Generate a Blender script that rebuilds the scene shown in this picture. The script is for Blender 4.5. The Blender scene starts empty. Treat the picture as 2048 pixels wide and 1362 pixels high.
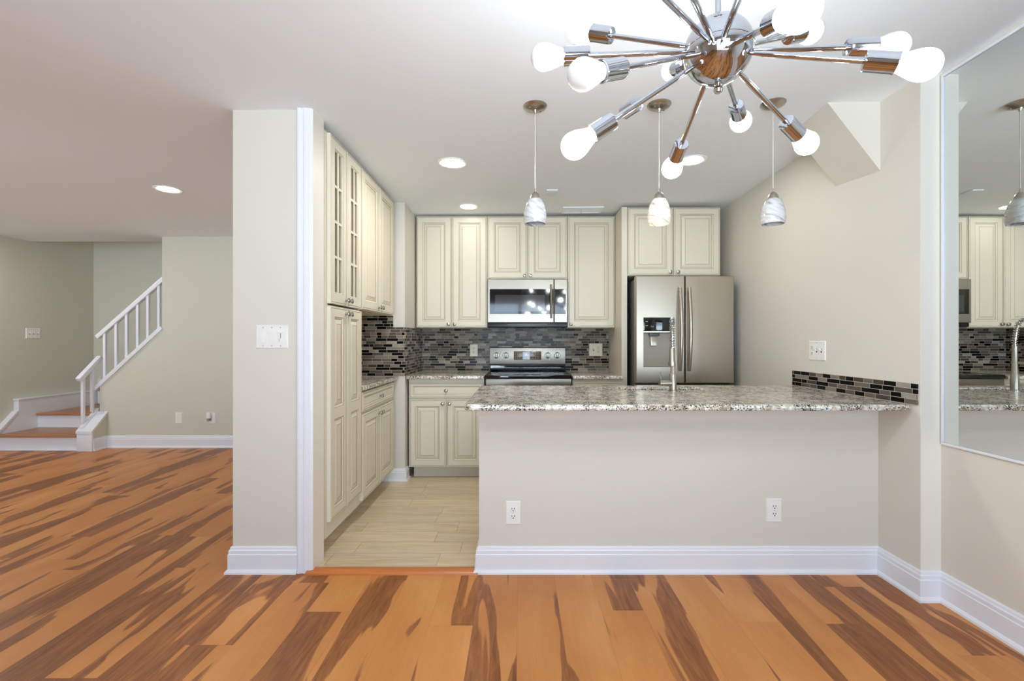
import bpy, bmesh, math, random
from mathutils import Vector
random.seed(7)
C = bpy.context.scene.collection
SC = bpy.context.scene

# ------------------------------------------------------------------ camera, world, exposure
EYE = 1.222
cam_d = bpy.data.cameras.new('camera')
cam_d.sensor_width = 36.0
cam_d.lens = 940.0 / 2048.0 * 36.0
cam_d.shift_x = -16.0 / 2048.0
cam_d.clip_start = 0.02
cam = bpy.data.objects.new('camera', cam_d)
cam.location = (0, 0, EYE)
cam.rotation_euler = (math.pi / 2, 0, 0)
C.objects.link(cam)
SC.camera = cam
SC.view_settings.view_transform = 'Standard'
SC.view_settings.look = 'None'
SC.view_settings.gamma = 1.0
SC.view_settings.use_curve_mapping = False
SC.view_settings.exposure = 0.0
SC.cycles.use_denoising = True
SC.cycles.max_bounces = 14
SC.cycles.diffuse_bounces = 8
SC.cycles.glossy_bounces = 6
SC.cycles.transparent_max_bounces = 12
SC.cycles.caustics_reflective = False
SC.cycles.caustics_refractive = False
SC.cycles.sample_clamp_indirect = 6.0

SKY_STRENGTH = 20.0
BULB = 100.0          # chandelier bulbs
CAN = 130.0           # recessed ceiling lights
w = bpy.data.worlds.new('sky'); SC.world = w
w.use_nodes = True
bg = w.node_tree.nodes['Background']
wt = w.node_tree
_tc = wt.nodes.new('ShaderNodeTexCoord'); _sx = wt.nodes.new('ShaderNodeSeparateXYZ'); wt.links.new(_tc.outputs['Generated'], _sx.inputs[0])
_rp = wt.nodes.new('ShaderNodeValToRGB'); _e = _rp.color_ramp.elements
_mr = wt.nodes.new('ShaderNodeMapRange'); _mr.inputs['From Min'].default_value = -1; _mr.inputs['From Max'].default_value = 1
wt.links.new(_sx.outputs['Z'], _mr.inputs['Value']); wt.links.new(_mr.outputs[0], _rp.inputs[0])
_e[0].position = 0.0; _e[0].color = (0.75, 0.87, 1.0, 1)            # unseen ground outside, made to glow so it lights the ceiling
_e[1].position = 1.0; _e[1].color = (0.3, 0.42, 0.6, 1)
for p_, c_ in ((0.47, (0.70, 0.81, 0.92, 1)), (0.51, (0.32, 0.39, 0.47, 1)), (0.6, (0.26, 0.34, 0.43, 1))):
    q_ = _e.new(p_); q_.color = c_
wt.links.new(_rp.outputs[0], bg.inputs[0])
bg.inputs[1].default_value = SKY_STRENGTH

def portal(x, z, y, sx, sz):
    l = bpy.data.lights.new('window_portal', 'AREA'); l.shape = 'RECTANGLE'
    l.size = sx; l.size_y = sz
    l.cycles.is_portal = True
    o = bpy.data.objects.new('window_portal', l); C.objects.link(o)
    o.location = (x, y, z); o.rotation_euler = (math.pi / 2, 0, 0)   # -Z of the lamp looks to +Y
    return o

# ------------------------------------------------------------------ plan (metres; x right, y into the picture)
XL, XC0, XC1 = -5.86, -1.515, -1.09      # living left wall, column left, jamb face
XK, XD = 1.89, 1.985                     # kitchen right wall, dining right wall
YP, YJ = 2.48, 2.22                      # peninsula / column front, front of the right return
YB, YS, YSB = 4.80, 5.37, 6.46           # kitchen back wall, stair wall, wall behind the stairs
YR = -2.3                                # wall behind the camera
YL = -0.3                                # front wall of the living room, with its own window
def ceil(x, y):
    return 2.4385 + 0.0106 * max(0.0, x + 1.45) - 0.0106 * (y - 2.465)

# ------------------------------------------------------------------ materials
def lin(r, g, b):
    f = lambda c: (c / 255 / 12.92) if c / 255 <= 0.04045 else ((c / 255 + 0.055) / 1.055) ** 2.4
    return (f(r), f(g), f(b), 1)

def new_mat(name):
    m = bpy.data.materials.new(name); m.use_nodes = True
    nt = m.node_tree
    return m, nt, nt.nodes['Principled BSDF']

def simple(name, col, rough=0.5, metal=0.0, spec=None, noise=0.0, nscale=8, bump=0.0, bscale=60, coat=0.0):
    m, nt, p = new_mat(name)
    p.inputs['Base Color'].default_value = col
    p.inputs['Roughness'].default_value = rough
    p.inputs['Metallic'].default_value = metal
    if spec is not None: p.inputs['Specular IOR Level'].default_value = spec
    if coat: p.inputs['Coat Weight'].default_value = coat
    if noise or bump:
        tc = nt.nodes.new('ShaderNodeTexCoord')
    if noise:
        n = nt.nodes.new('ShaderNodeTexNoise'); n.inputs['Scale'].default_value = nscale; n.inputs['Detail'].default_value = 4
        nt.links.new(tc.outputs['Object'], n.inputs['Vector'])
        mx = nt.nodes.new('ShaderNodeMix'); mx.data_type = 'RGBA'
        mx.inputs[6].default_value = tuple(c * (1 - noise) for c in col[:3]) + (1,)
        mx.inputs[7].default_value = tuple(min(1, c * (1 + noise)) for c in col[:3]) + (1,)
        nt.links.new(n.outputs['Fac'], mx.inputs[0]); nt.links.new(mx.outputs[2], p.inputs['Base Color'])
    if bump:
        n2 = nt.nodes.new('ShaderNodeTexNoise'); n2.inputs['Scale'].default_value = bscale; n2.inputs['Detail'].default_value = 3
        nt.links.new(tc.outputs['Object'], n2.inputs['Vector'])
        b = nt.nodes.new('ShaderNodeBump'); b.inputs['Strength'].default_value = bump; b.inputs['Distance'].default_value = 0.002
        nt.links.new(n2.outputs['Fac'], b.inputs['Height']); nt.links.new(b.outputs['Normal'], p.inputs['Normal'])
    return m

class NT:
    """tiny node writer"""
    def __init__(s, nt): s.nt = nt
    def put(s, sock, v):
        if hasattr(v, 'links'): s.nt.links.new(v, sock)
        else: sock.default_value = v
    def math(s, op, a, b=None, c=None):
        n = s.nt.nodes.new('ShaderNodeMath'); n.operation = op
        s.put(n.inputs[0], a)
        if b is not None: s.put(n.inputs[1], b)
        if c is not None: s.put(n.inputs[2], c)
        return n.outputs[0]
    def comb(s, x, y, z):
        n = s.nt.nodes.new('ShaderNodeCombineXYZ')
        for i, v in enumerate((x, y, z)): s.put(n.inputs[i], v)
        return n.outputs[0]
    def sep(s, v):
        n = s.nt.nodes.new('ShaderNodeSeparateXYZ'); s.nt.links.new(v, n.inputs[0]); return n.outputs
    def obj(s):
        return s.nt.nodes.new('ShaderNodeTexCoord').outputs['Object']
    def white(s, v, dims='3D'):
        n = s.nt.nodes.new('ShaderNodeTexWhiteNoise'); n.noise_dimensions = dims
        if dims == '1D': s.put(n.inputs['W'], v)
        else: s.put(n.inputs['Vector'], v)
        return n.outputs
    def noise(s, v, scale=1, detail=2, rough=0.5, dist=0):
        n = s.nt.nodes.new('ShaderNodeTexNoise')
        s.put(n.inputs['Vector'], v); n.inputs['Scale'].default_value = scale; n.inputs['Detail'].default_value = detail
        n.inputs['Roughness'].default_value = rough; n.inputs['Distortion'].default_value = dist
        return n.outputs['Fac']
    def smooth(s, v, lo, hi):
        n = s.nt.nodes.new('ShaderNodeMapRange'); n.interpolation_type = 'SMOOTHSTEP'
        s.put(n.inputs['Value'], v); s.put(n.inputs['From Min'], lo); s.put(n.inputs['From Max'], hi)
        return n.outputs[0]
    def mix(s, f, a, b, mode='MIX'):
        n = s.nt.nodes.new('ShaderNodeMix'); n.data_type = 'RGBA'; n.blend_type = mode
        s.put(n.inputs[0], f); s.put(n.inputs[6], a); s.put(n.inputs[7], b)
        return n.outputs[2]
    def ramp(s, v, stops, interp='LINEAR'):
        n = s.nt.nodes.new('ShaderNodeValToRGB'); n.color_ramp.interpolation = interp
        e = n.color_ramp.elements
        while len(e) < len(stops): e.new(0.5)
        for i, (p, c) in enumerate(stops): e[i].position = p; e[i].color = c
        s.put(n.inputs[0], v); return n.outputs[0]
    def bump(s, h, strength, dist=0.002):
        b = s.nt.nodes.new('ShaderNodeBump'); b.inputs['Strength'].default_value = strength; b.inputs['Distance'].default_value = dist
        s.put(b.inputs['Height'], h); return b.outputs[0]

def wood_floor_mat():
    m, nt, p = new_mat('heartwood_laminate'); n = NT(nt)
    x, y, z = n.sep(n.obj())
    px = n.math('DIVIDE', n.math('ADD', x, 0.012), 0.19)
    col = n.math('FLOOR', px); fx = n.math('FRACT', px)
    roff = n.math('MULTIPLY', n.white(n.math('ADD', col, 3.3), '1D')[0], 1.3)
    py = n.math('DIVIDE', n.math('ADD', y, roff), 1.25)
    row = n.math('FLOOR', py); fy = n.math('FRACT', py)
    idn = n.white(n.comb(col, row, 5.0))
    idv = idn[0]; idc = n.sep(idn[1])
    # broad dark heartwood tongues running along the plank
    v = n.comb(n.math('MULTIPLY_ADD', x, 5.2, n.math('MULTIPLY', idv, 57)),
               n.math('MULTIPLY_ADD', y, 0.72, n.math('MULTIPLY', idc[1], 83)), n.math('MULTIPLY', idc[2], 31))
    big = n.noise(v, 1.0, 3.0, 0.48, 0.55)
    fine = n.noise(n.comb(n.math('MULTIPLY', x, 60), n.math('MULTIPLY', y, 5), n.math('MULTIPLY', idv, 9)), 1, 3, 0.6, 0.8)
    bf = n.math('MULTIPLY_ADD', n.math('SUBTRACT', fine, 0.5), 0.022, big)
    th = n.math('MULTIPLY_ADD', idc[0], -0.14, 0.588)
    dark = n.smooth(bf, th, n.math('ADD', th, 0.016))
    core = n.smooth(bf, n.math('ADD', th, 0.02), n.math('ADD', th, 0.16))
    mott = n.noise(n.comb(n.math('MULTIPLY', x, 4), n.math('MULTIPLY', y, 1.6), n.math('MULTIPLY', idv, 21)), 1, 3, 0.5, 0.3)
    light = n.ramp(mott, [(0.3, lin(184, 117, 58)), (0.55, lin(197, 131, 69)), (0.75, lin(206, 145, 84))])
    dk = n.ramp(fine, [(0.3, lin(120, 68, 30)), (0.5, lin(143, 85, 39)), (0.7, lin(160, 100, 50))])
    dk = n.mix(n.math('MULTIPLY', core, 0.35), dk, lin(96, 54, 27))
    c = n.mix(dark, light, dk)
    g2 = n.math('MULTIPLY_ADD', n.math('SUBTRACT', fine, 0.5), 0.22, 1.0)
    tone = n.math('MULTIPLY', g2, n.math('MULTIPLY_ADD', idc[2], 0.05, 0.975))
    c = n.mix(1.0, c, n.comb(tone, tone, tone), 'MULTIPLY')
    ex = n.math('MINIMUM', fx, n.math('SUBTRACT', 1.0, fx)); ey = n.math('MINIMUM', fy, n.math('SUBTRACT', 1.0, fy))
    seam = n.math('MAXIMUM', n.smooth(ex, 0.010, 0.003), n.smooth(ey, 0.0016, 0.0005))
    c = n.mix(n.math('MULTIPLY', seam, 0.22), c, lin(95, 55, 36))
    nt.links.new(c, p.inputs['Base Color'])
    p.inputs['Roughness'].default_value = 0.42
    p.inputs['Specular IOR Level'].default_value = 0.42
    return m

def plank_tile_mat():
    m, nt, p = new_mat('wood_look_tile'); n = NT(nt)
    x, y, z = n.sep(n.obj())
    py = n.math('DIVIDE', n.math('ADD', y, 0.035), 0.152); row = n.math('FLOOR', py); fy = n.math('FRACT', py)
    off = n.math('MULTIPLY', n.white(n.math('ADD', row, 11.5), '1D')[0], 0.61)
    px = n.math('DIVIDE', n.math('ADD', x, off), 0.61); col = n.math('FLOOR', px); fx = n.math('FRACT', px)
    idv = n.white(n.comb(col, row, 2.0))[0]
    v = n.comb(n.math('MULTIPLY_ADD', x, 3.0, n.math('MULTIPLY', idv, 40)), n.math('MULTIPLY', y, 28), n.math('MULTIPLY', idv, 17))
    g = n.noise(v, 1, 4, 0.6, 0.9)
    c = n.ramp(g, [(0.25, lin(190, 169, 138)), (0.5, lin(210, 192, 162)), (0.75, lin(222, 207, 180))])
    t = n.math('MULTIPLY_ADD', idv, 0.14, 0.92)
    c = n.mix(1.0, c, n.comb(t, t, t), 'MULTIPLY')
    ex = n.math('MULTIPLY', n.math('MINIMUM', fx, n.math('SUBTRACT', 1.0, fx)), 0.61)
    ey = n.math('MULTIPLY', n.math('MINIMUM', fy, n.math('SUBTRACT', 1.0, fy)), 0.152)
    gr = n.smooth(n.math('MINIMUM', ex, ey), 0.0022, 0.0010)
    c = n.mix(n.math('MULTIPLY', gr, 0.6), c, lin(124, 108, 86))
    nt.links.new(c, p.inputs['Base Color']); p.inputs['Roughness'].default_value = 0.38
    nt.links.new(n.bump(n.math('SUBTRACT', 1.0, gr), 0.4, 0.001), p.inputs['Normal'])
    return m

def mosaic_mat():
    m, nt, p = new_mat('linear_glass_mosaic'); n = NT(nt)
    x, y, z = n.sep(n.obj())
    u = n.math('ADD', x, y)
    pz = n.math('DIVIDE', n.math('SUBTRACT', z, 0.912), 0.0253); row = n.math('FLOOR', pz); fz = n.math('FRACT', pz)
    fr = n.math('MULTIPLY_ADD', n.white(n.math('ADD', row, 4.7), '1D')[0], 9.0, 8.5)      # tile lengths differ from row to row
    wv = n.math('ADD', n.math('MULTIPLY', u, fr), n.math('MULTIPLY', row, 57.31))
    vo = nt.nodes.new('ShaderNodeTexVoronoi'); vo.voronoi_dimensions = '1D'; vo.inputs['Scale'].default_value = 1; vo.inputs['Randomness'].default_value = 1.0
    nt.links.new(wv, vo.inputs['W'])
    ve = nt.nodes.new('ShaderNodeTexVoronoi'); ve.voronoi_dimensions = '1D'; ve.feature = 'DISTANCE_TO_EDGE'; ve.inputs['Scale'].default_value = 1; ve.inputs['Randomness'].default_value = 1.0
    nt.links.new(wv, ve.inputs['W'])
    cc = n.sep(vo.outputs['Color'])
    r = n.white(n.comb(n.math('MULTIPLY', cc[0], 91.7), row, cc[1]))[0]
    tile = n.ramp(r, [(0.0, lin(16, 15, 15)), (0.26, lin(74, 67, 60)), (0.44, lin(108, 99, 89)), (0.62, lin(132, 123, 111)),
                      (0.80, lin(92, 82, 76)), (0.92, lin(150, 144, 134))], 'CONSTANT')
    st = n.noise(n.comb(n.math('MULTIPLY', u, 22), n.math('MULTIPLY', z, 260), n.math('MULTIPLY', r, 50)), 1, 3, 0.6, 0.6)
    t = n.math('MULTIPLY_ADD', st, 0.8, 0.6)
    tile = n.mix(1.0, tile, n.comb(t, t, t), 'MULTIPLY')
    ez = n.math('MULTIPLY', n.math('MINIMUM', fz, n.math('SUBTRACT', 1.0, fz)), 0.0253)
    eu = n.math('DIVIDE', ve.outputs['Distance'], fr)
    d = n.math('MINIMUM', ez, eu)
    gr = n.smooth(d, 0.0016, 0.0010)
    c = n.mix(gr, tile, lin(182, 174, 160))
    nt.links.new(c, p.inputs['Base Color'])
    nt.links.new(n.math('MULTIPLY_ADD', gr, 0.5, 0.16), p.inputs['Roughness']); p.inputs['Specular IOR Level'].default_value = 0.12
    tilt = n.math('MULTIPLY', r, 0.25)
    nt.links.new(n.bump(n.math('ADD', n.math('SUBTRACT', 1.0, n.smooth(d, 0.0024, 0.0008)), n.math('MULTIPLY', st, 0.12)), 0.5, 0.0015), p.inputs['Normal'])
    return m

def granite_mat():
    m, nt, p = new_mat('speckled_granite'); n = NT(nt)
    o = n.obj()
    def vor(scale, rnd=1.0):
        v = nt.nodes.new('ShaderNodeTexVoronoi'); v.inputs['Scale'].default_value = scale; v.inputs['Randomness'].default_value = rnd
        nt.links.new(o, v.inputs['Vector']); return n.sep(v.outputs['Color'])
    big = n.noise(o, 9, 4, 0.6, 0.4)
    mid = n.noise(o, 38, 4, 0.6, 0.5)
    base = n.ramp(mid, [(0.34, lin(150, 132, 112)), (0.46, lin(200, 190, 176)), (0.58, lin(226, 222, 216)), (0.75, lin(236, 234, 230))])
    a = vor(185); b = vor(120)
    grey = n.smooth(n.math('ADD', b[0], n.math('MULTIPLY', n.math('SUBTRACT', big, 0.5), 1.2)), 0.76, 0.84)
    c = n.mix(n.math('MULTIPLY', grey, 0.6), base, lin(150, 138, 124))
    blk = n.smooth(n.math('ADD', a[1], n.math('MULTIPLY', n.math('SUBTRACT', big, 0.5), 1.5)), 0.80, 0.86)
    c = n.mix(blk, c, lin(42, 38, 35))
    nt.links.new(c, p.inputs['Base Color'])
    p.inputs['Roughness'].default_value = 0.13
    p.inputs['Specular IOR Level'].default_value = 0.55
    return m

def swirl_mat(name, emit):
    m, nt, p = new_mat(name); n = NT(nt)
    x, y, z = n.sep(n.obj())
    v = n.comb(n.math('MULTIPLY', x, 7), n.math('MULTIPLY', y, 7), n.math('MULTIPLY_ADD', x, 16, n.math('MULTIPLY', z, 34)))
    g = n.noise(v, 1, 2, 0.5, 1.1)
    if emit:
        c = n.ramp(g, [(0.36, lin(176, 160, 138)), (0.46, lin(214, 207, 194)), (0.56, lin(232, 228, 218)), (0.8, lin(222, 216, 204))])
    else:
        c = n.ramp(g, [(0.30, lin(112, 112, 115)), (0.40, lin(178, 179, 181)), (0.55, lin(222, 223, 224)), (0.72, lin(190, 191, 194))])
    nt.links.new(c, p.inputs['Base Color']); p.inputs['Roughness'].default_value = 0.12
    if emit:
        nt.links.new(c, p.inputs['Emission Color']); p.inputs['Emission Strength'].default_value = emit
    return m

def emis(name, col, s):
    m, nt, p = new_mat(name)
    p.inputs['Base Color'].default_value = (0.9, 0.9, 0.88, 1)
    p.inputs['Emission Color'].default_value = col; p.inputs['Emission Strength'].default_value = s
    p.inputs['Roughness'].default_value = 0.3
    return m

def brushed(name, col, rough, axis):
    m, nt, p = new_mat(name); n = NT(nt)
    x, y, z = n.sep(n.obj())
    if axis == 'z': v = n.comb(n.math('MULTIPLY', x, 600), n.math('MULTIPLY', y, 600), n.math('MULTIPLY', z, 6))
    else: v = n.comb(n.math('MULTIPLY', x, 6), n.math('MULTIPLY', y, 6), n.math('MULTIPLY', z, 600))
    g = n.noise(v, 1, 2, 0.5)
    p.inputs['Base Color'].default_value = col; p.inputs['Metallic'].default_value = 1
    nt.links.new(n.math('MULTIPLY_ADD', g, 0.05, rough - 0.025), p.inputs['Roughness'])
    p.inputs['Anisotropic'].default_value = 0.5
    return m

def glass_mat(name, tint, gl=0.08):
    m = bpy.data.materials.new(name); m.use_nodes = True; nt = m.node_tree; nt.nodes.clear()
    out = nt.nodes.new('ShaderNodeOutputMaterial'); mx = nt.nodes.new('ShaderNodeMixShader')
    tr = nt.nodes.new('ShaderNodeBsdfTransparent'); tr.inputs[0].default_value = tint
    g = nt.nodes.new('ShaderNodeBsdfGlossy'); g.inputs['Roughness'].default_value = 0.02
    fr = nt.nodes.new('ShaderNodeFresnel'); fr.inputs[0].default_value = 1.45
    nt.links.new(fr.outputs[0], mx.inputs[0]); nt.links.new(tr.outputs[0], mx.inputs[1]); nt.links.new(g.outputs[0], mx.inputs[2])
    nt.links.new(mx.outputs[0], out.inputs[0])
    return m

M = {}
M['wall'] = simple('greige_wall_paint', lin(215, 210, 200), 0.75, noise=0.012, nscale=3, bump=0.08, bscale=220)
M['wall_living'] = simple('sage_greige_wall_paint', lin(206, 205, 190), 0.75, noise=0.012, nscale=3, bump=0.08, bscale=220)
M['pier'] = simple('off_white_wall_paint', lin(229, 225, 216), 0.7, noise=0.01, nscale=3, bump=0.06, bscale=220)
M['ceiling'] = simple('ceiling_paint', lin(237, 242, 246), 0.85, noise=0.01, nscale=2, bump=0.06, bscale=160)
M['trim'] = simple('white_gloss_trim', lin(229, 231, 237), 0.32, noise=0.008, nscale=5)
M['floor'] = wood_floor_mat()
M['tilefloor'] = plank_tile_mat()
M['mosaic'] = mosaic_mat()
M['granite'] = granite_mat()
M['cream'] = simple('cream_cabinet_paint', lin(218, 211, 193), 0.38, noise=0.02, nscale=6)
M['jamb'] = simple('warm_white_jamb_paint', lin(232, 229, 220), 0.4, noise=0.01, nscale=5)
M['glaze'] = simple('brown_cabinet_glaze', lin(160, 145, 116), 0.5, noise=0.15, nscale=30)
M['cabin'] = simple('cabinet_interior', lin(236, 224, 200), 0.6, noise=0.03, nscale=6)
M['kick'] = simple('toe_kick', lin(205, 198, 184), 0.55, noise=0.02, nscale=6)
M['nickel'] = simple('brushed_nickel', lin(178, 170, 158), 0.3, 1.0, noise=0.05, nscale=40)
M['chrome'] = simple('polished_chrome', lin(198, 203, 212), 0.06, 1.0, noise=0.01, nscale=20)
M['steel'] = brushed('brushed_stainless', lin(178, 168, 153), 0.31, 'z')
M['recess'] = simple('satin_grey_recess', lin(158, 150, 138), 0.5, 0.5, noise=0.03, nscale=12)
M['steelh'] = brushed('brushed_stainless_wide', lin(156, 150, 141), 0.36, 'x')
M['black'] = simple('black_glass', lin(14, 15, 18), 0.06, 0, noise=0.05, nscale=10, coat=0.3)
M['blackwin'] = simple('dark_window_glass', lin(52, 54, 58), 0.08, 0, noise=0.05, nscale=10, coat=0.4)
M['blackpl'] = simple('black_plastic', lin(22, 22, 24), 0.35, noise=0.05, nscale=20)
M['grey'] = simple('grey_enamel', lin(84, 82, 78), 0.4, noise=0.03, nscale=12)
M['plate'] = simple('white_plastic', lin(235, 234, 231), 0.3, noise=0.006, nscale=20)
M['ivory'] = simple('ivory_plastic', lin(226, 218, 198), 0.35, noise=0.006, nscale=20)
M['slot'] = simple('dark_slot', lin(38, 36, 34), 0.6, noise=0.05, nscale=20)
M['mirror'] = simple('mirror_silver', (0.80, 0.835, 0.825, 1), 0.0, 1.0, noise=0.002, nscale=2)
M['bulb'] = emis('lit_bulb_glass', (0.90, 0.965, 1.0, 1), BULB)
M['bulboff'] = simple('frosted_bulb_glass', lin(228, 228, 226), 0.12, noise=0.005, nscale=10, coat=0.3)
M['can'] = emis('downlight_lens', (0.96, 0.97, 1.0, 1), CAN)
M['canlow'] = emis('dim_downlight_lens', (1.0, 0.965, 0.90, 1), CAN * 0.15)
M['canhi'] = emis('bright_downlight_lens', (1.0, 0.965, 0.90, 1), CAN * 1.8)
M['canmid'] = emis('medium_downlight_lens', (1.0, 0.965, 0.90, 1), CAN * 0.95)
M['stairfill'] = emis('added_stair_light_lens', (1.0, 0.95, 0.86, 1), 20.0)  # glow of the lamp added in the stairwell
M['shade'] = swirl_mat('grey_swirl_glass', 0)
M['shadelit'] = swirl_mat('lit_swirl_glass', 0.30)
M['pendbulb'] = emis('pendant_bulb_glass', (1.0, 0.95, 0.87, 1), 2.0)
M['cord'] = simple('clear_cord', lin(205, 200, 190), 0.3, noise=0.02, nscale=30)
M['tread'] = None
M['glass'] = glass_mat('clear_pane', (0.93, 0.95, 0.95, 1))
M['cabglass'] = glass_mat('cabinet_pane', (0.95, 0.94, 0.91, 1))
_nt = M['cabglass'].node_tree
_mx = _nt.nodes.new('ShaderNodeMixShader'); _mx.inputs[0].default_value = 0.55
_df = _nt.nodes.new('ShaderNodeBsdfDiffuse'); _df.inputs[0].default_value = lin(178, 163, 138)
_out = next(q for q in _nt.nodes if q.type == 'OUTPUT_MATERIAL'); _old = _out.inputs[0].links[0].from_socket
_nt.links.new(_old, _mx.inputs[1]); _nt.links.new(_df.outputs[0], _mx.inputs[2]); _nt.links.new(_mx.outputs[0], _out.inputs[0])
M['thresh'] = None
M['led'] = emis('blue_display_digits', (0.25, 0.35, 1.0, 1), 1.6)
M['panel'] = simple('brown_control_glass', lin(104, 88, 68), 0.15, noise=0.05, nscale=20)
M['dots'] = simple('pale_button_print', lin(196, 190, 176), 0.4, noise=0.02, nscale=20)

def small_wood(name, a, b, sx, sy):
    m, nt, p = new_mat(name); n = NT(nt)
    x, y, z = n.sep(n.obj())
    g = n.noise(n.comb(n.math('MULTIPLY', x, sx), n.math('MULTIPLY', y, sy), n.math('MULTIPLY', z, sy)), 1, 4, 0.6, 0.7)
    nt.links.new(n.ramp(g, [(0.3, a), (0.7, b)]), p.inputs['Base Color'])
    p.inputs['Roughness'].default_value = 0.35
    return m
M['tread'] = small_wood('oak_tread', lin(150, 98, 62), lin(190, 134, 90), 3, 40)
M['thresh'] = small_wood('orange_threshold_wood', lin(178, 100, 46), lin(205, 124, 62), 3, 60)

# ------------------------------------------------------------------ mesh building
IDF = lambda u, v, t: Vector((u, v, t))
def frame(d, x, y, z=0.0):
    """wall frame: u along the wall, v up, w out of the wall"""
    if d == 'S': return lambda u, v, t: Vector((x + u, y - t, z + v))
    if d == 'N': return lambda u, v, t: Vector((x - u, y + t, z + v))
    if d == 'E': return lambda u, v, t: Vector((x + t, y + u, z + v))
    if d == 'W': return lambda u, v, t: Vector((x - t, y - u, z + v))
    if d == 'D': return lambda u, v, t: Vector((x + u, y + v, z - t))

ROOT = {}
class MB:
    def __init__(s): s.bm = bmesh.new()
    def face(s, pts, mi=0):
        f = s.bm.faces.new([s.bm.verts.new(Vector(p)) for p in pts]); f.material_index = mi; return f
    def merge(s, bm2, mi=None, T=None):
        me = bpy.data.meshes.new('tmp')
        if mi is not None:
            for f in bm2.faces: f.material_index = mi
        if T:
            for v in bm2.verts: v.co = T(*v.co)
        bmesh.ops.recalc_face_normals(bm2, faces=bm2.faces[:])
        bm2.to_mesh(me); s.bm.from_mesh(me); bpy.data.meshes.remove(me); bm2.free()
    def box(s, lo, hi, mi=0, bev=0.0, seg=2, T=None):
        b = bmesh.new()
        lo, hi = [min(p, q) for p, q in zip(lo, hi)], [max(p, q) for p, q in zip(lo, hi)]
        vs = [b.verts.new((x, y, z)) for x in (lo[0], hi[0]) for y in (lo[1], hi[1]) for z in (lo[2], hi[2])]
        for q in ((0, 1, 3, 2), (4, 6, 7, 5), (0, 4, 5, 1), (2, 3, 7, 6), (0, 2, 6, 4), (1, 5, 7, 3)):
            b.faces.new([vs[i] for i in q])
        if bev > 0:
            bmesh.ops.bevel(b, geom=b.edges[:], offset=bev, segments=seg, affect='EDGES', profile=0.6)
        s.merge(b, mi, T); return s
    def prism(s, pts, vec, mi=0, bev=0.0):
        """polygon pts (3-D) swept along vec"""
        b = bmesh.new(); vec = Vector(vec)
        a = [b.verts.new(Vector(p)) for p in pts]; c = [b.verts.new(Vector(p) + vec) for p in pts]
        b.faces.new(a); b.faces.new(c[::-1])
        for i in range(len(a)):
            j = (i + 1) % len(a); b.faces.new([a[j], a[i], c[i], c[j]])
        if bev > 0:
            bmesh.ops.bevel(b, geom=b.edges[:], offset=bev, segments=2, affect='EDGES', profile=0.6)
        bmesh.ops.recalc_face_normals(b, faces=b.faces[:]); b.normal_update()
        bmesh.ops.triangulate(b, faces=[f for f in b.faces if len(f.verts) > 4])
        s.merge(b, mi); return s
    def hexa(s, base, top, mi=0):
        """eight corners: four below, four above"""
        b = bmesh.new()
        a = [b.verts.new(Vector(p)) for p in base]; c = [b.verts.new(Vector(p)) for p in top]
        b.faces.new(a); b.faces.new(c[::-1])
        for i in range(4):
            j = (i + 1) % 4; b.faces.new([a[j], a[i], c[i], c[j]])
        s.merge(b, mi); return s
    def lathe(s, org, axis, prof, n=32, mi=0, capa=True, capb=True):
        """profile (radius, distance along axis)"""
        b = bmesh.new(); org = Vector(org); ax = Vector(axis).normalized()
        t = Vector((0, 0, 1)) if abs(ax.z) < 0.9 else Vector((1, 0, 0))
        e1 = ax.cross(t).normalized(); e2 = ax.cross(e1)
        loops = []
        for r, h in prof:
            if r < 1e-6: loops.append([b.verts.new(org + ax * h)])
            else: loops.append([b.verts.new(org + ax * h + (e1 * math.cos(2 * math.pi * i / n) + e2 * math.sin(2 * math.pi * i / n)) * r) for i in range(n)])
        for A, B in zip(loops, loops[1:]):
            for i in range(n):
                j = (i + 1) % n
                if len(A) == 1 and len(B) == 1: continue
                if len(A) == 1: b.faces.new([A[0], B[i], B[j]])
                elif len(B) == 1: b.faces.new([A[i], A[j], B[0]])
                else: b.faces.new([A[i], A[j], B[j], B[i]])
        if capa and len(loops[0]) > 1: b.faces.new(loops[0])
        if capb and len(loops[-1]) > 1: b.faces.new(loops[-1])
        s.merge(b, mi); return s
    def cyl(s, p0, p1, r, r1=None, n=20, mi=0):
        p0, p1 = Vector(p0), Vector(p1)
        return s.lathe(p0, p1 - p0, [(r, 0), (r if r1 is None else r1, (p1 - p0).length)], n, mi)
    def tube(s, path, r, n=12, mi=0, flat=1.0):
        b = bmesh.new(); P = [Vector(p) for p in path]; loops = []
        prev = None
        for i, p in enumerate(P):
            d = (P[min(i + 1, len(P) - 1)] - P[max(i - 1, 0)]).normalized()
            if prev is None:
                t = Vector((0, 0, 1)) if abs(d.z) < 0.9 else Vector((1, 0, 0))
                e1 = d.cross(t).normalized()
            else: e1 = (prev - d * prev.dot(d)).normalized()
            prev = e1; e2 = d.cross(e1)
            rr = r[i] if isinstance(r, (list, tuple)) else r
            loops.append([b.verts.new(p + e1 * math.cos(2 * math.pi * k / n) * rr + e2 * math.sin(2 * math.pi * k / n) * rr * flat) for k in range(n)])
        for A, B in zip(loops, loops[1:]):
            for k in range(n): b.faces.new([A[k], A[(k + 1) % n], B[(k + 1) % n], B[k]])
        b.faces.new(loops[0]); b.faces.new(loops[-1][::-1])
        s.merge(b, mi); return s
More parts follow.
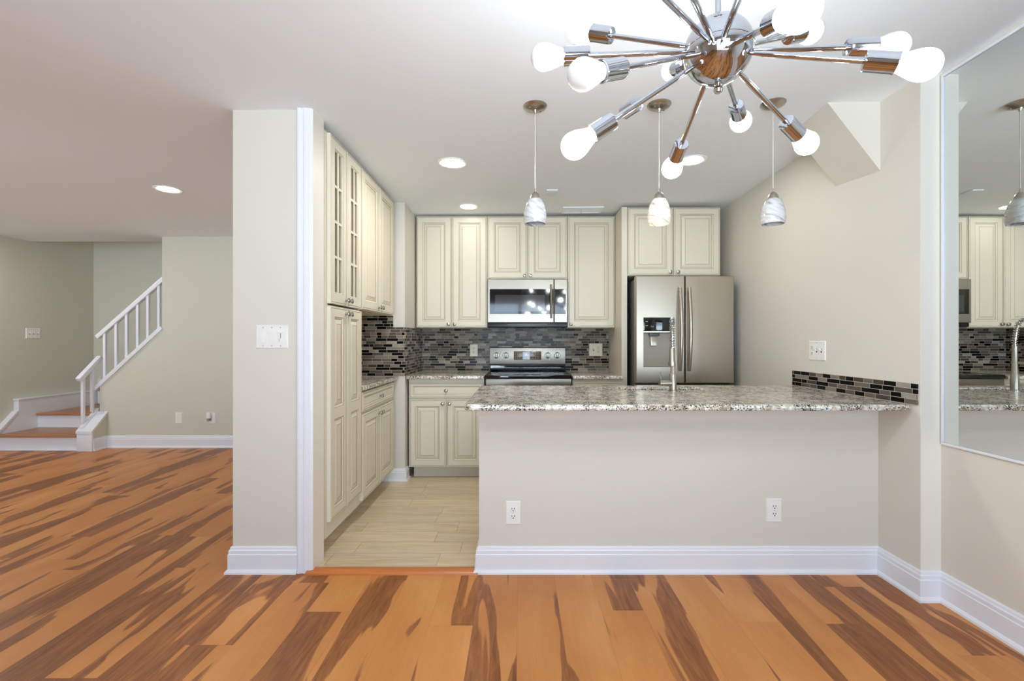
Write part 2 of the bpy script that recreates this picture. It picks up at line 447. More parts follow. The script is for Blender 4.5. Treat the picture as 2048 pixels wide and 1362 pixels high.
    def rings(s, T, u0, v0, u1, v1, prof, cap=0, capback=False):
        """rectangular loops stepping inward: prof = (inset, height, material of the band that leads to it)"""
        vs = []
        for ins, h, mi in prof:
            vs.append([s.bm.verts.new(T(a, b, h)) for a, b in ((u0 + ins, v0 + ins), (u1 - ins, v0 + ins), (u1 - ins, v1 - ins), (u0 + ins, v1 - ins))])
        for k in range(1, len(vs)):
            A, B = vs[k - 1], vs[k]
            for i in range(4):
                j = (i + 1) % 4
                s.bm.faces.new([A[i], A[j], B[j], B[i]]).material_index = prof[k][2]
        if cap is not None: s.bm.faces.new(vs[-1]).material_index = cap
        if capback: s.bm.faces.new(vs[0][::-1]).material_index = 0
    def flat(s, T, u0, v0, u1, v1, h, mi=0):
        if u1 - u0 < 1e-6 or v1 - v0 < 1e-6: return
        s.bm.faces.new([s.bm.verts.new(T(a, b, h)) for a, b in ((u0, v0), (u1, v0), (u1, v1), (u0, v1))]).material_index = mi
    def build(s, name, mats, parent=None, loc=None, smooth=True, angle=35):
        if not isinstance(mats, (list, tuple)): mats = [mats]
        L = Vector((0, 0, 0))
        if parent is not None: L = ROOT.get(parent.name, L)
        elif loc is not None: L = Vector(loc)
        me = bpy.data.meshes.new(name)
        for v in s.bm.verts: v.co -= L
        s.bm.to_mesh(me); s.bm.free()
        for m in mats: me.materials.append(m)
        if smooth:
            me.shade_smooth(); me.set_sharp_from_angle(angle=math.radians(angle))
        o = bpy.data.objects.new(name, me); C.objects.link(o)
        if parent is not None: o.parent = parent
        else: o.location = L
        ROOT[o.name] = L
        return o

def tag(o, label, cat, group=None):
    o['label'] = label; o['category'] = cat
    if group: o['group'] = group
    return o
def thing(name, label, cat, loc, group=None):
    o = bpy.data.objects.new(name, None); C.objects.link(o); o.location = loc
    o.empty_display_size = 0.05
    ROOT[o.name] = Vector(loc)
    return tag(o, label, cat, group)
def struct(mb, name, mat, smooth=False, parent=None, **k):
    o = mb.build(name, mat, parent, smooth=smooth, **k)
    if parent is None: o['kind'] = 'structure'
    return o

def wallbox(mb, x0, y0, x1, y1, z0=0.0, top=None, mi=0):
    xy = [(x0, y0), (x1, y0), (x1, y1), (x0, y1)]
    mb.hexa([(x, y, z0) for x, y in xy], [(x, y, (ceil(x, y) + 0.02) if top is None else top) for x, y in xy], mi)

# ------------------------------------------------------------------ the room shell
mb = MB()
mb.box((XL - 0.1, YR - 0.1, -0.1), (XD + 0.1, 2.5, 0)); mb.box((XL - 0.1, 2.5, -0.1), (-1.42, 6.6, 0))
struct(mb, 'floor', M['floor'])
mb = MB(); mb.box((-1.42, 2.5, -0.1), (XD + 0.1, YB + 0.1, 0)); struct(mb, 'floor_kitchen', M['tilefloor'])

mb = MB()
xs = [XL - 0.1, -1.45, XD + 0.1]; ys = [YR - 0.1, 5.62]
bot = [[(x, y, ceil(x, y)) for x in xs] for y in ys]
for i in (0, 1):
    mb.hexa([bot[0][i], bot[0][i + 1], bot[1][i + 1], bot[1][i]],
            [(p[0], p[1], p[2] + 0.15) for p in (bot[0][i], bot[0][i + 1], bot[1][i + 1], bot[1][i])])
struct(mb, 'ceiling', M['ceiling'])

# wall between living room and kitchen, with its wide end facing the camera
mb = MB(); wallbox(mb, XC0, YP, XC1 - 0.02, 2.61); struct(mb, 'wall_column', M['wall'])
mb = MB(); wallbox(mb, XC0, 2.61, -1.42, YS); struct(mb, 'wall_left_kitchen', M['wall'])
# kitchen back wall and the boxed chase in its left corner
mb = MB(); wallbox(mb, -1.42, YB, XD + 0.1, YB + 0.1); struct(mb, 'wall_back', M['wall'])
mb = MB(); wallbox(mb, -1.42, 4.10, -1.005, YB); struct(mb, 'wall_chase', M['wall'])
mb = MB(); wallbox(mb, XK, YJ, XD + 0.1, YB); struct(mb, 'wall_right_kitchen', [M['wall']])
mb = MB(); wallbox(mb, XD, YR, XD + 0.1, YJ); struct(mb, 'wall_right', M['wall'])
mb = MB(); wallbox(mb, -0.216, YP, XK, 2.60, 0, 0.884); struct(mb, 'wall_peninsula', M['wall'])
mb = MB(); wallbox(mb, XL - 0.1, YL - 0.1, XL, 5.62); mb.box((XL - 0.1, 5.62, 0), (XL, YSB + 0.1, 4.8))
struct(mb, 'wall_left', M['wall_living'])
mb = MB()
P = [(-4.74, 0), (-1.515, 0), (-1.515, ceil(-1.5, YS) + 0.02), (-4.09, ceil(-4, YS) + 0.02), (-4.09, 1.345), (-4.80, 0.69), (-4.80, 0.40), (-4.74, 0.40)]
mb.prism([(x, YS, z) for x, z in P], (0, 0.10, 0)); struct(mb, 'wall_stair', M['wall_living'])
mb = MB(); mb.box((XL, YSB, 0), (-1.4, YSB + 0.1, 4.8)); struct(mb, 'wall_stair_back', M['wall_living'])
mb = MB(); mb.box((XL, 5.52, ceil(-3, 5.62) + 0.16), (-1.4, 5.62, 4.8)); mb.box((-1.5, YS + 0.1, 0), (-1.4, YSB, 4.8)); mb.box((XL - 0.1, 5.52, 4.8), (-1.4, YSB + 0.1, 4.9))
struct(mb, 'wall_stair_shaft', M['wall_living'])
# wall behind the camera: a glazed patio door and a living-room window
mb = MB()
D0, D1, DT = -1.25, 1.25, 2.15
W0, W1, WB, WT = -5.6, -4.1, 0.10, 2.18
wallbox(mb, -2.7, YR - 0.1, D0, YR); wallbox(mb, D1, YR - 0.1, XD + 0.1, YR)
wallbox(mb, D0, YR - 0.1, D1, YR, DT)
struct(mb, 'wall_rear', M['wall'])
mb = MB()
wallbox(mb, XL, YL - 0.1, W0, YL); wallbox(mb, W1, YL - 0.1, -2.6, YL); wallbox(mb, W0, YL - 0.1, W1, YL, WT); wallbox(mb, W0, YL - 0.1, W1, YL, 0, WB)
struct(mb, 'wall_living_front', M['wall_living'])
mb = MB(); wallbox(mb, -2.7, YR, -2.6, YL - 0.1); struct(mb, 'wall_living_return', M['wall'])
def window(name, x0, x1, z0, z1, bars, YR):
    m = MB()
    m.box((x0, YR - 0.09, z0), (x0 + 0.06, YR - 0.02, z1)); m.box((x1 - 0.06, YR - 0.09, z0), (x1, YR - 0.02, z1))
    m.box((x0 + 0.06, YR - 0.09, z1 - 0.06), (x1 - 0.06, YR - 0.02, z1)); m.box((x0 + 0.06, YR - 0.09, z0), (x1 - 0.06, YR - 0.02, z0 + 0.06))
    for b in bars: m.box((b - 0.035, YR - 0.085, z0 + 0.06), (b + 0.035, YR - 0.025, z1 - 0.06))
    o = struct(m, name, M['trim'])
    g = MB(); g.box((x0 + 0.06, YR - 0.06, z0 + 0.06), (x1 - 0.06, YR - 0.055, z1 - 0.06))
    g.build('pane', M['glass'], o, smooth=False)
    portal((x0 + x1) / 2, (z0 + z1) / 2, YR - 0.11, x1 - x0, z1 - z0)
window('door_1', D0, D1, 0.0, DT, [0.0], YR); window('window_1', W0, W1, WB, WT, [(W0 + W1) / 2], YL)

# triangular boxed bulkhead where the right wall meets the ceiling
mb = MB(); y0 = 2.465
yb = y0 + 0.345
A_ = [Vector(p) for p in ((1.612, y0, ceil(1.612, y0)), (XK, y0, ceil(XK, y0)), (XK, y0, 2.112))]
B_ = [Vector(p) for p in ((1.632, yb, ceil(1.632, yb)), (XK, yb, ceil(XK, yb)), (XK, yb, 2.145))]
mb.face(A_); mb.face(B_[::-1])
for i in range(3):
    j = (i + 1) % 3; mb.face([A_[i], B_[i], B_[j], A_[j]])
struct(mb, 'trim_bulkhead', M['wall'])
# smooth off-white end face of the right-hand return
mb = MB(); wallbox(mb, XK, YJ - 0.004, XD, YJ - 0.0002, 0.0); struct(mb, 'trim_pier_face', M['pier'])
# ledger under the counter overhang
mb = MB(); mb.box((-0.228, YP - 0.018, 0.828), (1.872, YP, 0.884), 0, 0.002); mb.box((-0.228, YP, 0.828), (-0.216, 2.60, 0.884), 0, 0.002)
struct(mb, 'trim_ledger', M['wall'], smooth=True)

# baseboards
BP = [(0.0, 0.0), (0.030, 0.0), (0.029, 0.010), (0.022, 0.020), (0.018, 0.022), (0.018, 0.098), (0.015, 0.102), (0.015, 0.118), (0.010, 0.124), (0.009, 0.133), (0.004, 0.138), (0.0, 0.138)]
def baseboard(name, pts, side=1, scale=1.0):
    P = [Vector((p[0], p[1])) for p in pts]
    def nrm(a, b):
        d = (b - a).normalized(); return Vector((-d.y, d.x)) * side
    N = [nrm(P[i], P[i + 1]) for i in range(len(P) - 1)]
    offs = []
    for i in range(len(P)):
        if i == 0: offs.append(N[0])
        elif i == len(P) - 1: offs.append(N[-1])
        else:
            b = (N[i - 1] + N[i]).normalized(); offs.append(b / max(0.3, b.dot(N[i])))
    mb = MB(); bm = mb.bm; rows = []
    for p, o in zip(P, offs):
        rows.append([bm.verts.new((p.x + o.x * d, p.y + o.y * d, h * scale)) for d, h in BP])
    n = len(BP)
    for A, B in zip(rows, rows[1:]):
        for k in range(n): bm.faces.new([A[k], A[(k + 1) % n], B[(k + 1) % n], B[k]])
    bm.faces.new(rows[0]); bm.faces.new(rows[-1][::-1])
    bmesh.ops.recalc_face_normals(bm, faces=bm.faces[:])
    return struct(mb, name, M['trim'], smooth=True, angle=25)
baseboard('baseboard_column', [(XC0, YS - 0.03), (XC0, YP), (-1.17, YP)], -1)
baseboard('baseboard_right', [(-0.216, 2.60), (-0.216, YP), (XK, YP), (XK, YJ - 0.004), (XD, YJ - 0.004), (XD, YR)], -1)
baseboard('baseboard_stair', [(-4.72, 5.19), (-4.72, YS), (XC0 - 0.03, YS)], -1)
baseboard('baseboard_left', [(XL, YL), (XL, 5.18)], -1)
baseboard('baseboard_chase', [(-1.19, 4.10), (-1.005, 4.10), (-1.005, 4.20)], -1, 0.78)

# door casing (fluted) and jamb on the kitchen side of the wide wall end
mb = MB()
x0, x1 = -1.172, -1.092
prof = [(x0, 0), (x0, 0.012), (x0 + 0.006, 0.019), (x0 + 0.016, 0.019), (x0 + 0.02, 0.014), (x0 + 0.034, 0.014), (x0 + 0.038, 0.017), (x0 + 0.05, 0.017), (x0 + 0.054, 0.012), (x0 + 0.068, 0.012), (x0 + 0.072, 0.009), (x1, 0.007), (x1, 0)]
b = bmesh.new()
lo = [b.verts.new((x, YP - d, 0)) for x, d in prof]; hi = [b.verts.new((x, YP - d, ceil(x, YP) + 0.002)) for x, d in prof]
for i in range(len(prof)):
    j = (i + 1) % len(prof); b.faces.new([lo[i], lo[j], hi[j], hi[i]])
b.faces.new(lo); b.faces.new(hi[::-1])
mb.merge(b, 0)
struct(mb, 'trim_1', M['trim'], smooth=True, angle=20)
mb = MB(); wallbox(mb, XC1 - 0.02, YP - 0.004, XC1, 2.612); struct(mb, 'trim_2', M['jamb'])
# wood threshold between the two floors
mb = MB(); mb.prism([(-1.12, 2.445, 0), (-1.12, 2.447, 0.008), (-1.12, 2.458, 0.014), (-1.12, 2.51, 0.014), (-1.12, 2.53, 0.003), (-1.12, 2.53, 0)], (0.90, 0, 0))
struct(mb, 'trim_threshold', M['thresh'], smooth=True)

# mirrored wall panel on the dining wall
t = thing('wall_mirror', 'large wall mirror with thin white edge trim on the right dining wall', 'mirror', (XD, 1.4, 0.735))
mt = ceil(XD, 1.4) - 0.012; my0, my1 = 0.35, 2.204
mb = MB(); mb.box((XD - 0.006, my0, 0.747), (XD, my1 - 0.012, mt - 0.022)); mb.build('mirror_glass', M['mirror'], t, smooth=False)
mb = MB()
mb.box((XD - 0.012, my0, 0.735), (XD, my1, 0.747), 0, 0.002); mb.box((XD - 0.012, my0, mt - 0.022), (XD, my1, mt - 0.008), 0, 0.002)
mb.box((XD - 0.012, my1 - 0.012, 0.747), (XD, my1, mt - 0.022), 0, 0.002)
mb.build('edge_trim', M['trim'], t)

# ------------------------------------------------------------------ mosaic backsplashes
mb = MB()
pts = [(-1.42, 0.912), (-1.005 + 0.0, 0.912), (-1.005, 1.337), (-1.105, 1.337), (-1.105, 1.437), (-1.42, 1.437)]
mb.prism([(x, 4.092, z) for x, z in pts], (0, 0.008, 0))
tag(mb.build('mosaic_backsplash', M['mosaic'], None, (-1.2, 4.1, 0.912), smooth=False), 'glass mosaic facing the doorway above the small counter beside the tall pantry', 'backsplash')
mb = MB(); mb.box((-1.005, 4.092, 0.912), (-0.997, YB - 0.008, 1.337))
tag(mb.build('mosaic_backsplash', M['mosaic'], None, (-1.0, 4.4, 0.912), smooth=False), 'narrow side strip of mosaic in the corner left of the range counter', 'backsplash')
mb = MB(); mb.box((-1.005, YB - 0.008, 0.912), (0.905, YB, 1.40))
tag(mb.build('mosaic_backsplash', M['mosaic'], None, (0, YB, 0.912), smooth=False), 'wide grey and black glass mosaic behind the range and under the microwave', 'backsplash')
mb = MB(); mb.box((XK - 0.008, YJ + 0.01, 0.9142), (XK, 3.25, 1.016)); 
tag(mb.build('mosaic_backsplash', M['mosaic'], None, (XK, 2.7, 0.914), smooth=False), 'short four-row mosaic strip on the right wall above the peninsula counter', 'backsplash')

# ------------------------------------------------------------------ cabinets
DT_ = 0.021
def raised(T=DT_):
    return [(0, T, 0), (0.003, T - 0.0018, 1), (0.011, T - 0.006, 0), (0.0145, T - 0.009, 1), (0.040, T - 0.002, 0), (0.0435, T - 0.002, 1)]
def door_mesh(F, u0, v0, u1, v1, holes, T=DT_, mb=None, prof=None, cap=0, glaze=True):
    mb = mb or MB()
    if glaze: outer = [(0, 0, 0), (0, T - 0.003, 0), (0.003, T, 0), (0.0085, T, 0), (0.010, T - 0.0015, 1), (0.012, T - 0.0015, 1), (0.0135, T, 0)]
    else: outer = [(0, 0, 0), (0, T - 0.006, 0), (0.002, T - 0.002, 0), (0.006, T, 0)]
    mb.rings(F, u0, v0, u1, v1, outer, cap=None, capback=True)
    i = outer[-1][0]; U0, U1, V0, V1 = u0 + i, u1 - i, v0 + i, v1 - i
    if not holes:
        mb.flat(F, U0, V0, U1, V1, T); return mb
    pu0, pu1 = holes[0][0], holes[0][2]
    mb.flat(F, U0, V0, pu0, V1, T); mb.flat(F, pu1, V0, U1, V1, T)
    y = V0
    for h in holes:
        mb.flat(F, pu0, y, pu1, h[1], T); y = h[3]
        mb.rings(F, h[0], h[1], h[2], h[3], prof or raised(T), cap=cap)
    mb.flat(F, pu0, y, pu1, V1, T)
    return mb
def knob_mesh(F, u, v, w0):
    mb = MB(); a = F(u, v, w0); ax = F(u, v, w0 + 1) - a
    mb.lathe(a, ax, [(0.009, 0), (0.009, 0.003), (0.0055, 0.006), (0.0055, 0.013), (0.013, 0.017), (0.0155, 0.021), (0.0145, 0.026), (0.008, 0.029), (0, 0.0295)], 20)
    return mb
def add_door(t, F, u0, v0, u1, v1, knob, fr=0.058, split=None, name='door'):
    hs = [(u0 + fr, v0 + fr, u1 - fr, v1 - fr)] if split is None else [(u0 + fr, v0 + fr, u1 - fr, split - fr * 0.55), (u0 + fr, split + fr * 0.55, u1 - fr, v1 - fr)]
    d = door_mesh(F, u0, v0, u1, v1, hs).build(name, [M['cream'], M['glaze']], t, smooth=False)
    if knob: knob_mesh(F, knob[0], knob[1], DT_).build('knob', M['nickel'], d)
    return d
def add_drawer(t, F, u0, v0, u1, v1, knob):
    fr = 0.030
    d = door_mesh(F, u0, v0, u1, v1, [(u0 + fr, v0 + fr, u1 - fr, v1 - fr)],
                  prof=[(0, DT_, 0), (0.003, DT_ - 0.0018, 1), (0.009, DT_ - 0.006, 0), (0.012, DT_ - 0.006, 1)]).build('drawer', [M['cream'], M['glaze']], t, smooth=False)
    if knob: knob_mesh(F, knob[0], knob[1], DT_).build('knob', M['nickel'], d)
def add_glass_door(t, F, u0, v0, u1, v1, knob):
    fr = 0.062; T = DT_; h = (u0 + fr, v0 + fr, u1 - fr, v1 - fr)
    mb = door_mesh(F, u0, v0, u1, v1, [h], prof=[(0, T, 0), (0.003, T - 0.0018, 1), (0.008, T - 0.005, 0), (0.008, 0.001, 0)], cap=None)
    g0, g1, k0, k1 = h[0] + 0.008, h[2] - 0.008, h[1] + 0.008, h[3] - 0.008
    um = (g0 + g1) / 2
    mb.box((um - 0.008, k0, 0.008), (um + 0.008, k1, T - 0.004), 0, 0.002, T=F)
    for i in (1, 2, 3):
        vm = k0 + (k1 - k0) * i / 4; mb.box((g0, vm - 0.008, 0.0085), (g1, vm + 0.008, T - 0.0042), 0, 0.002, T=F)
    # the door's back sheet is opened by removing the cap behind the panes
    kill = [f for f in mb.bm.faces if len(f.verts) == 4 and all(abs((v.co - F(0, 0, 0)).dot(F(0, 0, 1) - F(0, 0, 0))) < 1e-5 for v in f.verts) and f.calc_area() > (u1 - u0) * (v1 - v0) * 0.9]
    bmesh.ops.delete(mb.bm, geom=kill, context='FACES')
    d = mb.build('door', [M['cream'], M['glaze']], t, smooth=False)
    g = MB(); g.box((g0, k0, 0.003), (g1, k1, 0.006), T=F); g.build('pane', M['cabglass'], d, smooth=False)
    knob_mesh(F, knob[0], knob[1], T).build('knob', M['nickel'], d)

# --- left run, facing the kitchen aisle (door faces at x = -1.07)
FX = -1.07 - DT_
FE = frame('E', FX, 0.0)                       # u = world y
t = thing('pantry_cabinet', 'tall cream pantry cabinet with divided glass upper doors beside the doorway', 'cabinet', (-1.25, 2.9, 0))
mb = MB()
mb.box((-1.42, 2.625, 0.11), (FX, 3.185, 1.425))                       # lower box
mb.box((-1.42, 2.625, 1.425), (FX, 2.643, 2.40)); mb.box((-1.42, 3.167, 1.425), (FX, 3.185, 2.40))
mb.box((-1.42, 2.643, 2.38), (FX, 3.167, 2.40)); mb.box((FX - 0.02, 2.643, 1.425), (FX - 0.0005, 2.668, 2.38)); mb.box((FX - 0.02, 2.643, 2.35), (FX, 3.167, 2.38))
mb.build('carcass', M['cream'], t, smooth=False)
mb = MB(); mb.box((-1.418, 2.643, 1.425), (-1.405, 3.167, 2.38))
for i in (1, 2, 3): mb.box((-1.405, 2.643, 1.43 + 0.24 * i), (FX - 0.03, 3.167, 1.448 + 0.24 * i))
mb.build('shelf', M['cabin'], t, smooth=False)
mb = MB(); mb.box((-1.40, 2.64, 0), (-1.187, 3.185, 0.11)); mb.build('toe_kick', M['kick'], t, smooth=False)
add_glass_door(t, FE, 2.655, 1.433, 2.908, 2.396, (2.885, 1.468))
add_glass_door(t, FE, 2.915, 1.433, 3.180, 2.396, (2.940, 1.468))
add_door(t, FE, 2.655, 0.195, 2.908, 1.418, (2.885, 1.385), split=0.80)
add_door(t, FE, 2.915, 0.195, 3.180, 1.418, (2.940, 1.385), split=0.80)
t = thing('wall_cabinet', 'cream two-door upper cabinet mounted between the tall pantry and the boxed corner', 'cabinet', (-1.25, 3.6, 1.43))
mb = MB(); mb.box((-1.42, 3.19, 1.432), (FX, 4.0, 2.40)); mb.build('carcass', M['cream'], t, smooth=False)
add_door(t, FE, 3.195, 1.437, 3.582, 2.396, (3.556, 1.472)); add_door(t, FE, 3.590, 1.437, 3.985, 2.396, (3.616, 1.472))
t = thing('base_cabinet', 'cream base cabinet under a short counter next to the tall pantry', 'cabinet', (-1.25, 3.6, 0))
mb = MB(); mb.box((-1.417, 3.19, 0.11), (FX, 4.0, 0.88)); mb.build('carcass', M['cream'], t, smooth=False)
mb = MB(); mb.box((-1.40, 3.19, 0), (-1.187, 4.0, 0.11)); mb.build('toe_kick', M['kick'], t, smooth=False)
add_drawer(t, FE, 3.197, 0.735, 3.985, 0.868, (3.591, 0.80))
add_door(t, FE, 3.197, 0.13, 3.586, 0.715, (3.560, 0.675)); add_door(t, FE, 3.594, 0.13, 3.985, 0.715, (3.620, 0.675))
mb = MB(); mb.box((-1.417, 3.188, 0.882), (-1.055, 4.09, 0.912), 0, 0.007, 3)
tag(mb.build('countertop', M['granite'], None, (-1.24, 3.6, 0.882)), 'small granite countertop beside the tall pantry', 'countertop')

# --- back run, facing the camera
YU, YBF = 4.476, 4.15
FU = frame('S', 0, YU + DT_); FB = frame('S', 0, YBF + DT_)
def upper(label, x0, x1, z0, doors, y=YU, zt=2.408, F=FU, loc=None):
    t = thing('wall_cabinet', label, 'cabinet', ((x0 + x1) / 2, y + 0.15, z0))
    mb = MB(); mb.box((x0, y + DT_, z0), (x1, YB, zt)); mb.build('carcass', M['cream'], t, smooth=False)
    for a, b_, k in doors: add_door(t, F, a, z0 + 0.004, b_, zt - 0.004, k)
    return t
upper('tall cream two-door wall cabinet on the back wall left of the microwave', -0.99, -0.313, 1.345,
      [(-0.986, -0.654, (-0.680, 1.378)), (-0.648, -0.317, (-0.622, 1.378))])
upper('short cream two-door wall cabinet directly above the microwave', -0.311, 0.452, 1.806,
      [(-0.307, 0.068, (0.042, 1.838)), (0.074, 0.448, (0.10, 1.838))])
upper('tall cream single-door wall cabinet on the back wall right of the microwave', 0.454, 0.906, 1.345, [(0.458, 0.902, (0.484, 1.378))])
YF = 4.20
upper('deep cream two-door cabinet above the refrigerator', 0.958, 1.793, 1.80,
      [(0.962, 1.370, (1.34, 1.834)), (1.376, 1.789, (1.41, 1.834))], y=YF, zt=2.414, F=frame('S', 0, YF + DT_))
mb = MB(); mb.box((0.908, YF, 0), (0.957, YB, 2.414))
tag(mb.build('end_panel', M['cream'], None, (0.93, 4.5, 0), smooth=False), 'tall cream side panel standing left of the refrigerator', 'panel')

def base(label, x0, x1, two):
    t = thing('base_cabinet', label, 'cabinet', ((x0 + x1) / 2, YBF + 0.3, 0))
    mb = MB(); mb.box((x0, YBF + DT_, 0.10), (x1, YB - 0.01, 0.88)); mb.build('carcass', M['cream'], t, smooth=False)
    mb = MB(); mb.box((x0 + 0.03, YBF + 0.085, 0), (x1, YB - 0.02, 0.10)); mb.build('toe_kick', M['kick'], t, smooth=False)
    xm = (x0 + x1) / 2
    add_drawer(t, FB, x0 + 0.006, 0.712, x1 - 0.006, 0.850, (xm, 0.781))
    if two:
        add_door(t, FB, x0 + 0.006, 0.107, xm - 0.003, 0.700, (xm - 0.030, 0.664)); add_door(t, FB, xm + 0.003, 0.107, x1 - 0.006, 0.700, (xm + 0.030, 0.664))
    else: add_door(t, FB, x0 + 0.006, 0.107, x1 - 0.006, 0.700, (x0 + 0.04, 0.664))
base('cream base cabinet with one wide drawer over two doors left of the range', -0.985, -0.318, True)
base('narrow cream base cabinet between the range and the tall side panel', 0.466, 0.904, False)
mb = MB(); mb.box((-1.0, 4.115, 0.882), (-0.314, YB - 0.008, 0.912), 0, 0.007, 3)
tag(mb.build('countertop', M['granite'], None, (-0.66, 4.45, 0.882)), 'brown-toned granite countertop left of the range', 'countertop')
mb = MB(); mb.box((0.463, 4.115, 0.882), (0.906, YB - 0.008, 0.912), 0, 0.007, 3)
tag(mb.build('countertop', M['granite'], None, (0.68, 4.45, 0.882)), 'short granite countertop right of the range', 'countertop')

# --- peninsula: sink cabinets behind the half wall, granite top with a sink cut-out
t = thing('sink_cabinet', 'cream sink base cabinet behind the peninsula half wall', 'cabinet', (0.85, 2.88, 0))
mb = MB(); FN = frame('N', 0, 3.14)
mb.box((-0.21, 2.602, 0.10), (-0.19, 3.14, 0.88)); mb.box((1.865, 2.602, 0.10), (1.885, 3.14, 0.88)); mb.box((-0.19, 2.602, 0.10), (1.865, 3.14, 0.12))
mb.box((-0.19, 2.602, 0.12), (1.865, 2.614, 0.88)); mb.box((-0.19, 3.12, 0.12), (1.865, 3.14, 0.88))
mb.build('carcass', M['cream'], t, smooth=False)
mb = MB(); mb.box((-0.2, 2.61, 0), (1.885, 3.06, 0.10)); mb.build('toe_kick', M['kick'], t, smooth=False)
for k in range(4):
    a = -1.88 + 0.522 * k; add_door(t, FN, a + 0.004, 0.13, a + 0.518, 0.86, (a + (0.49 if k % 2 == 0 else 0.03), 0.82))

def rounded_rect(x0, y0, x1, y1, r, n=8):
    pts = []
    for cx, cy, a0 in ((x1 - r, y0 + r, -90), (x1 - r, y1 - r, 0), (x0 + r, y1 - r, 90), (x0 + r, y0 + r, 180)):
        for i in range(n + 1):
            a = math.radians(a0 + 90 * i / n); pts.append((cx + r * math.cos(a), cy + r * math.sin(a)))
    return pts
SX0, SX1, SY0, SY1 = 0.61, 1.17, 2.925, 3.06
cu = bpy.data.curves.new('counter_curve', 'CURVE'); cu.dimensions = '2D'; cu.fill_mode = 'BOTH'
def spline(pts):
    s = cu.splines.new('POLY'); s.points.add(len(pts) - 1)
    for p, q in zip(s.points, pts): p.co = (q[0], q[1], 0, 1)
    s.use_cyclic_u = True
BV = 0.009
outer = rounded_rect(-0.27 + BV, 2.25 + BV, XK - 0.002 - BV, 3.22 - BV, 0.03)
inner = rounded_rect(SX0 - BV, SY0 - BV, SX1 + BV, SY1 + BV, 0.05)
spline(outer); spline(inner[::-1])
cu.extrude = 0.015 - BV; cu.bevel_depth = BV; cu.bevel_resolution = 3
tmp = bpy.data.objects.new('counter_tmp', cu); C.objects.link(tmp)
bpy.context.view_layer.update()
me = bpy.data.meshes.new_from_object(tmp.evaluated_get(bpy.context.evaluated_depsgraph_get()))
bpy.data.objects.remove(tmp); bpy.data.curves.remove(cu)
me.name = 'countertop'; me.materials.clear(); me.materials.append(M['granite'])
me.shade_smooth(); me.set_sharp_from_angle(angle=math.radians(40))
o = bpy.data.objects.new('countertop', me); C.objects.link(o); o.location = (0, 0, 0.899)
tag(o, 'long granite countertop on the peninsula half wall with a sink cut-out', 'countertop')

t = thing('sink', 'undermount stainless sink in the peninsula countertop behind the faucet', 'sink', ((SX0 + SX1) / 2, (SY0 + SY1) / 2, 0.70))
mb = MB(); b = mb.bm
loops = []
for ins, z in ((-0.02, 0.8835), (-0.004, 0.8835), (-0.002, 0.875), (0.004, 0.72), (0.03, 0.70)):
    loops.append([b.verts.new((p[0], p[1], z)) for p in rounded_rect(SX0 + ins, SY0 + ins, SX1 - ins, SY1 - ins, 0.045)])
for A, B in zip(loops, loops[1:]):
    for i in range(len(A)): b.faces.new([A[i], A[(i + 1) % len(A)], B[(i + 1) % len(A)], B[i]])
b.faces.new(loops[-1]); bmesh.ops.recalc_face_normals(b, faces=b.faces[:])
mb.build('bowl', M['steelh'], t)
mb = MB(); mb.lathe(((SX0 + SX1) / 2, (SY0 + SY1) / 2, 0.701), (0, 0, 1), [(0.035, 0), (0.035, 0.003), (0.022, 0.004), (0, 0.002)], 24); mb.build('drain', M['chrome'], t)

# faucet
FXP, FYP = 0.935, 2.872
t = thing('faucet', 'tall spring-neck pull-down faucet on the peninsula countertop', 'faucet', (FXP, FYP, 0.914))
mb = MB()
mb.lathe((FXP, FYP, 0.914), (0, 0, 1), [(0.026, 0), (0.026, 0.006), (0.0215, 0.008), (0.0205, 0.10), (0.0185, 0.104), (0.015, 0.11), (0.0135, 0.26), (0.0135, 0.275)], 24)
mb.build('body', M['nickel'], t)
dirx, diry = -0.36, -0.93
top = Vector((FXP, FYP, 1.19)); A = []
for i in range(33):
    a = math.pi * i / 32; r = 0.055
    A.append(top + Vector((dirx * (r - r * math.cos(a)), diry * (r - r * math.cos(a)), 0.085 * math.sin(a) + 0.075 * min(1, i / 8.0) * (1 if i < 16 else 1))))
A[0] = top.copy()
end = A[-1]; A += [end - Vector((0, 0, 0.03 * k)) for k in (1, 2, 3)]
mb = MB(); mb.tube(A, 0.0075, 10); mb.build('hose', M['nickel'], t)
# coil spring around the hose
mb = MB(); sp = []; turns = 26; total = len(A) - 1
acc = [0]
for p, q in zip(A, A[1:]): acc.append(acc[-1] + (q - p).length)
def along(s):
    for i in range(total):
        if s <= acc[i + 1] or i == total - 1:
            f = (s - acc[i]) / (acc[i + 1] - acc[i]); return A[i].lerp(A[i + 1], f), (A[i + 1] - A[i]).normalized()
side = Vector((-diry, dirx, 0)).normalized()
for i in range(turns * 12 + 1):
    s = acc[-1] * i / (turns * 12); p, d = along(s); e2 = d.cross(side).normalized(); a = 2 * math.pi * i / 12
    sp.append(p + side * math.cos(a) * 0.0125 + e2 * math.sin(a) * 0.0125)
mb.tube(sp, 0.0022, 6); mb.build('spring', M['chrome'], t)
hd = A[-1]
mb = MB(); mb.lathe(hd, (0, 0, -1), [(0.012, 0), (0.0145, 0.01), (0.0145, 0.06), (0.018, 0.085), (0.018, 0.10), (0.012, 0.102)], 20); mb.build('spray_head', M['nickel'], t)
mb = MB(); mb.tube([(FXP, FYP, 1.085), (FXP + dirx * 0.05, FYP + diry * 0.05, 1.085), (hd.x, hd.y, 1.085)], 0.005, 10)
mb.lathe((hd.x, hd.y, 1.076), (0, 0, 1), [(0.017, 0), (0.021, 0), (0.021, 0.018), (0.017, 0.018), (0.017, 0)], 24, capa=False, capb=False); mb.build('holder_arm', M['nickel'], t)
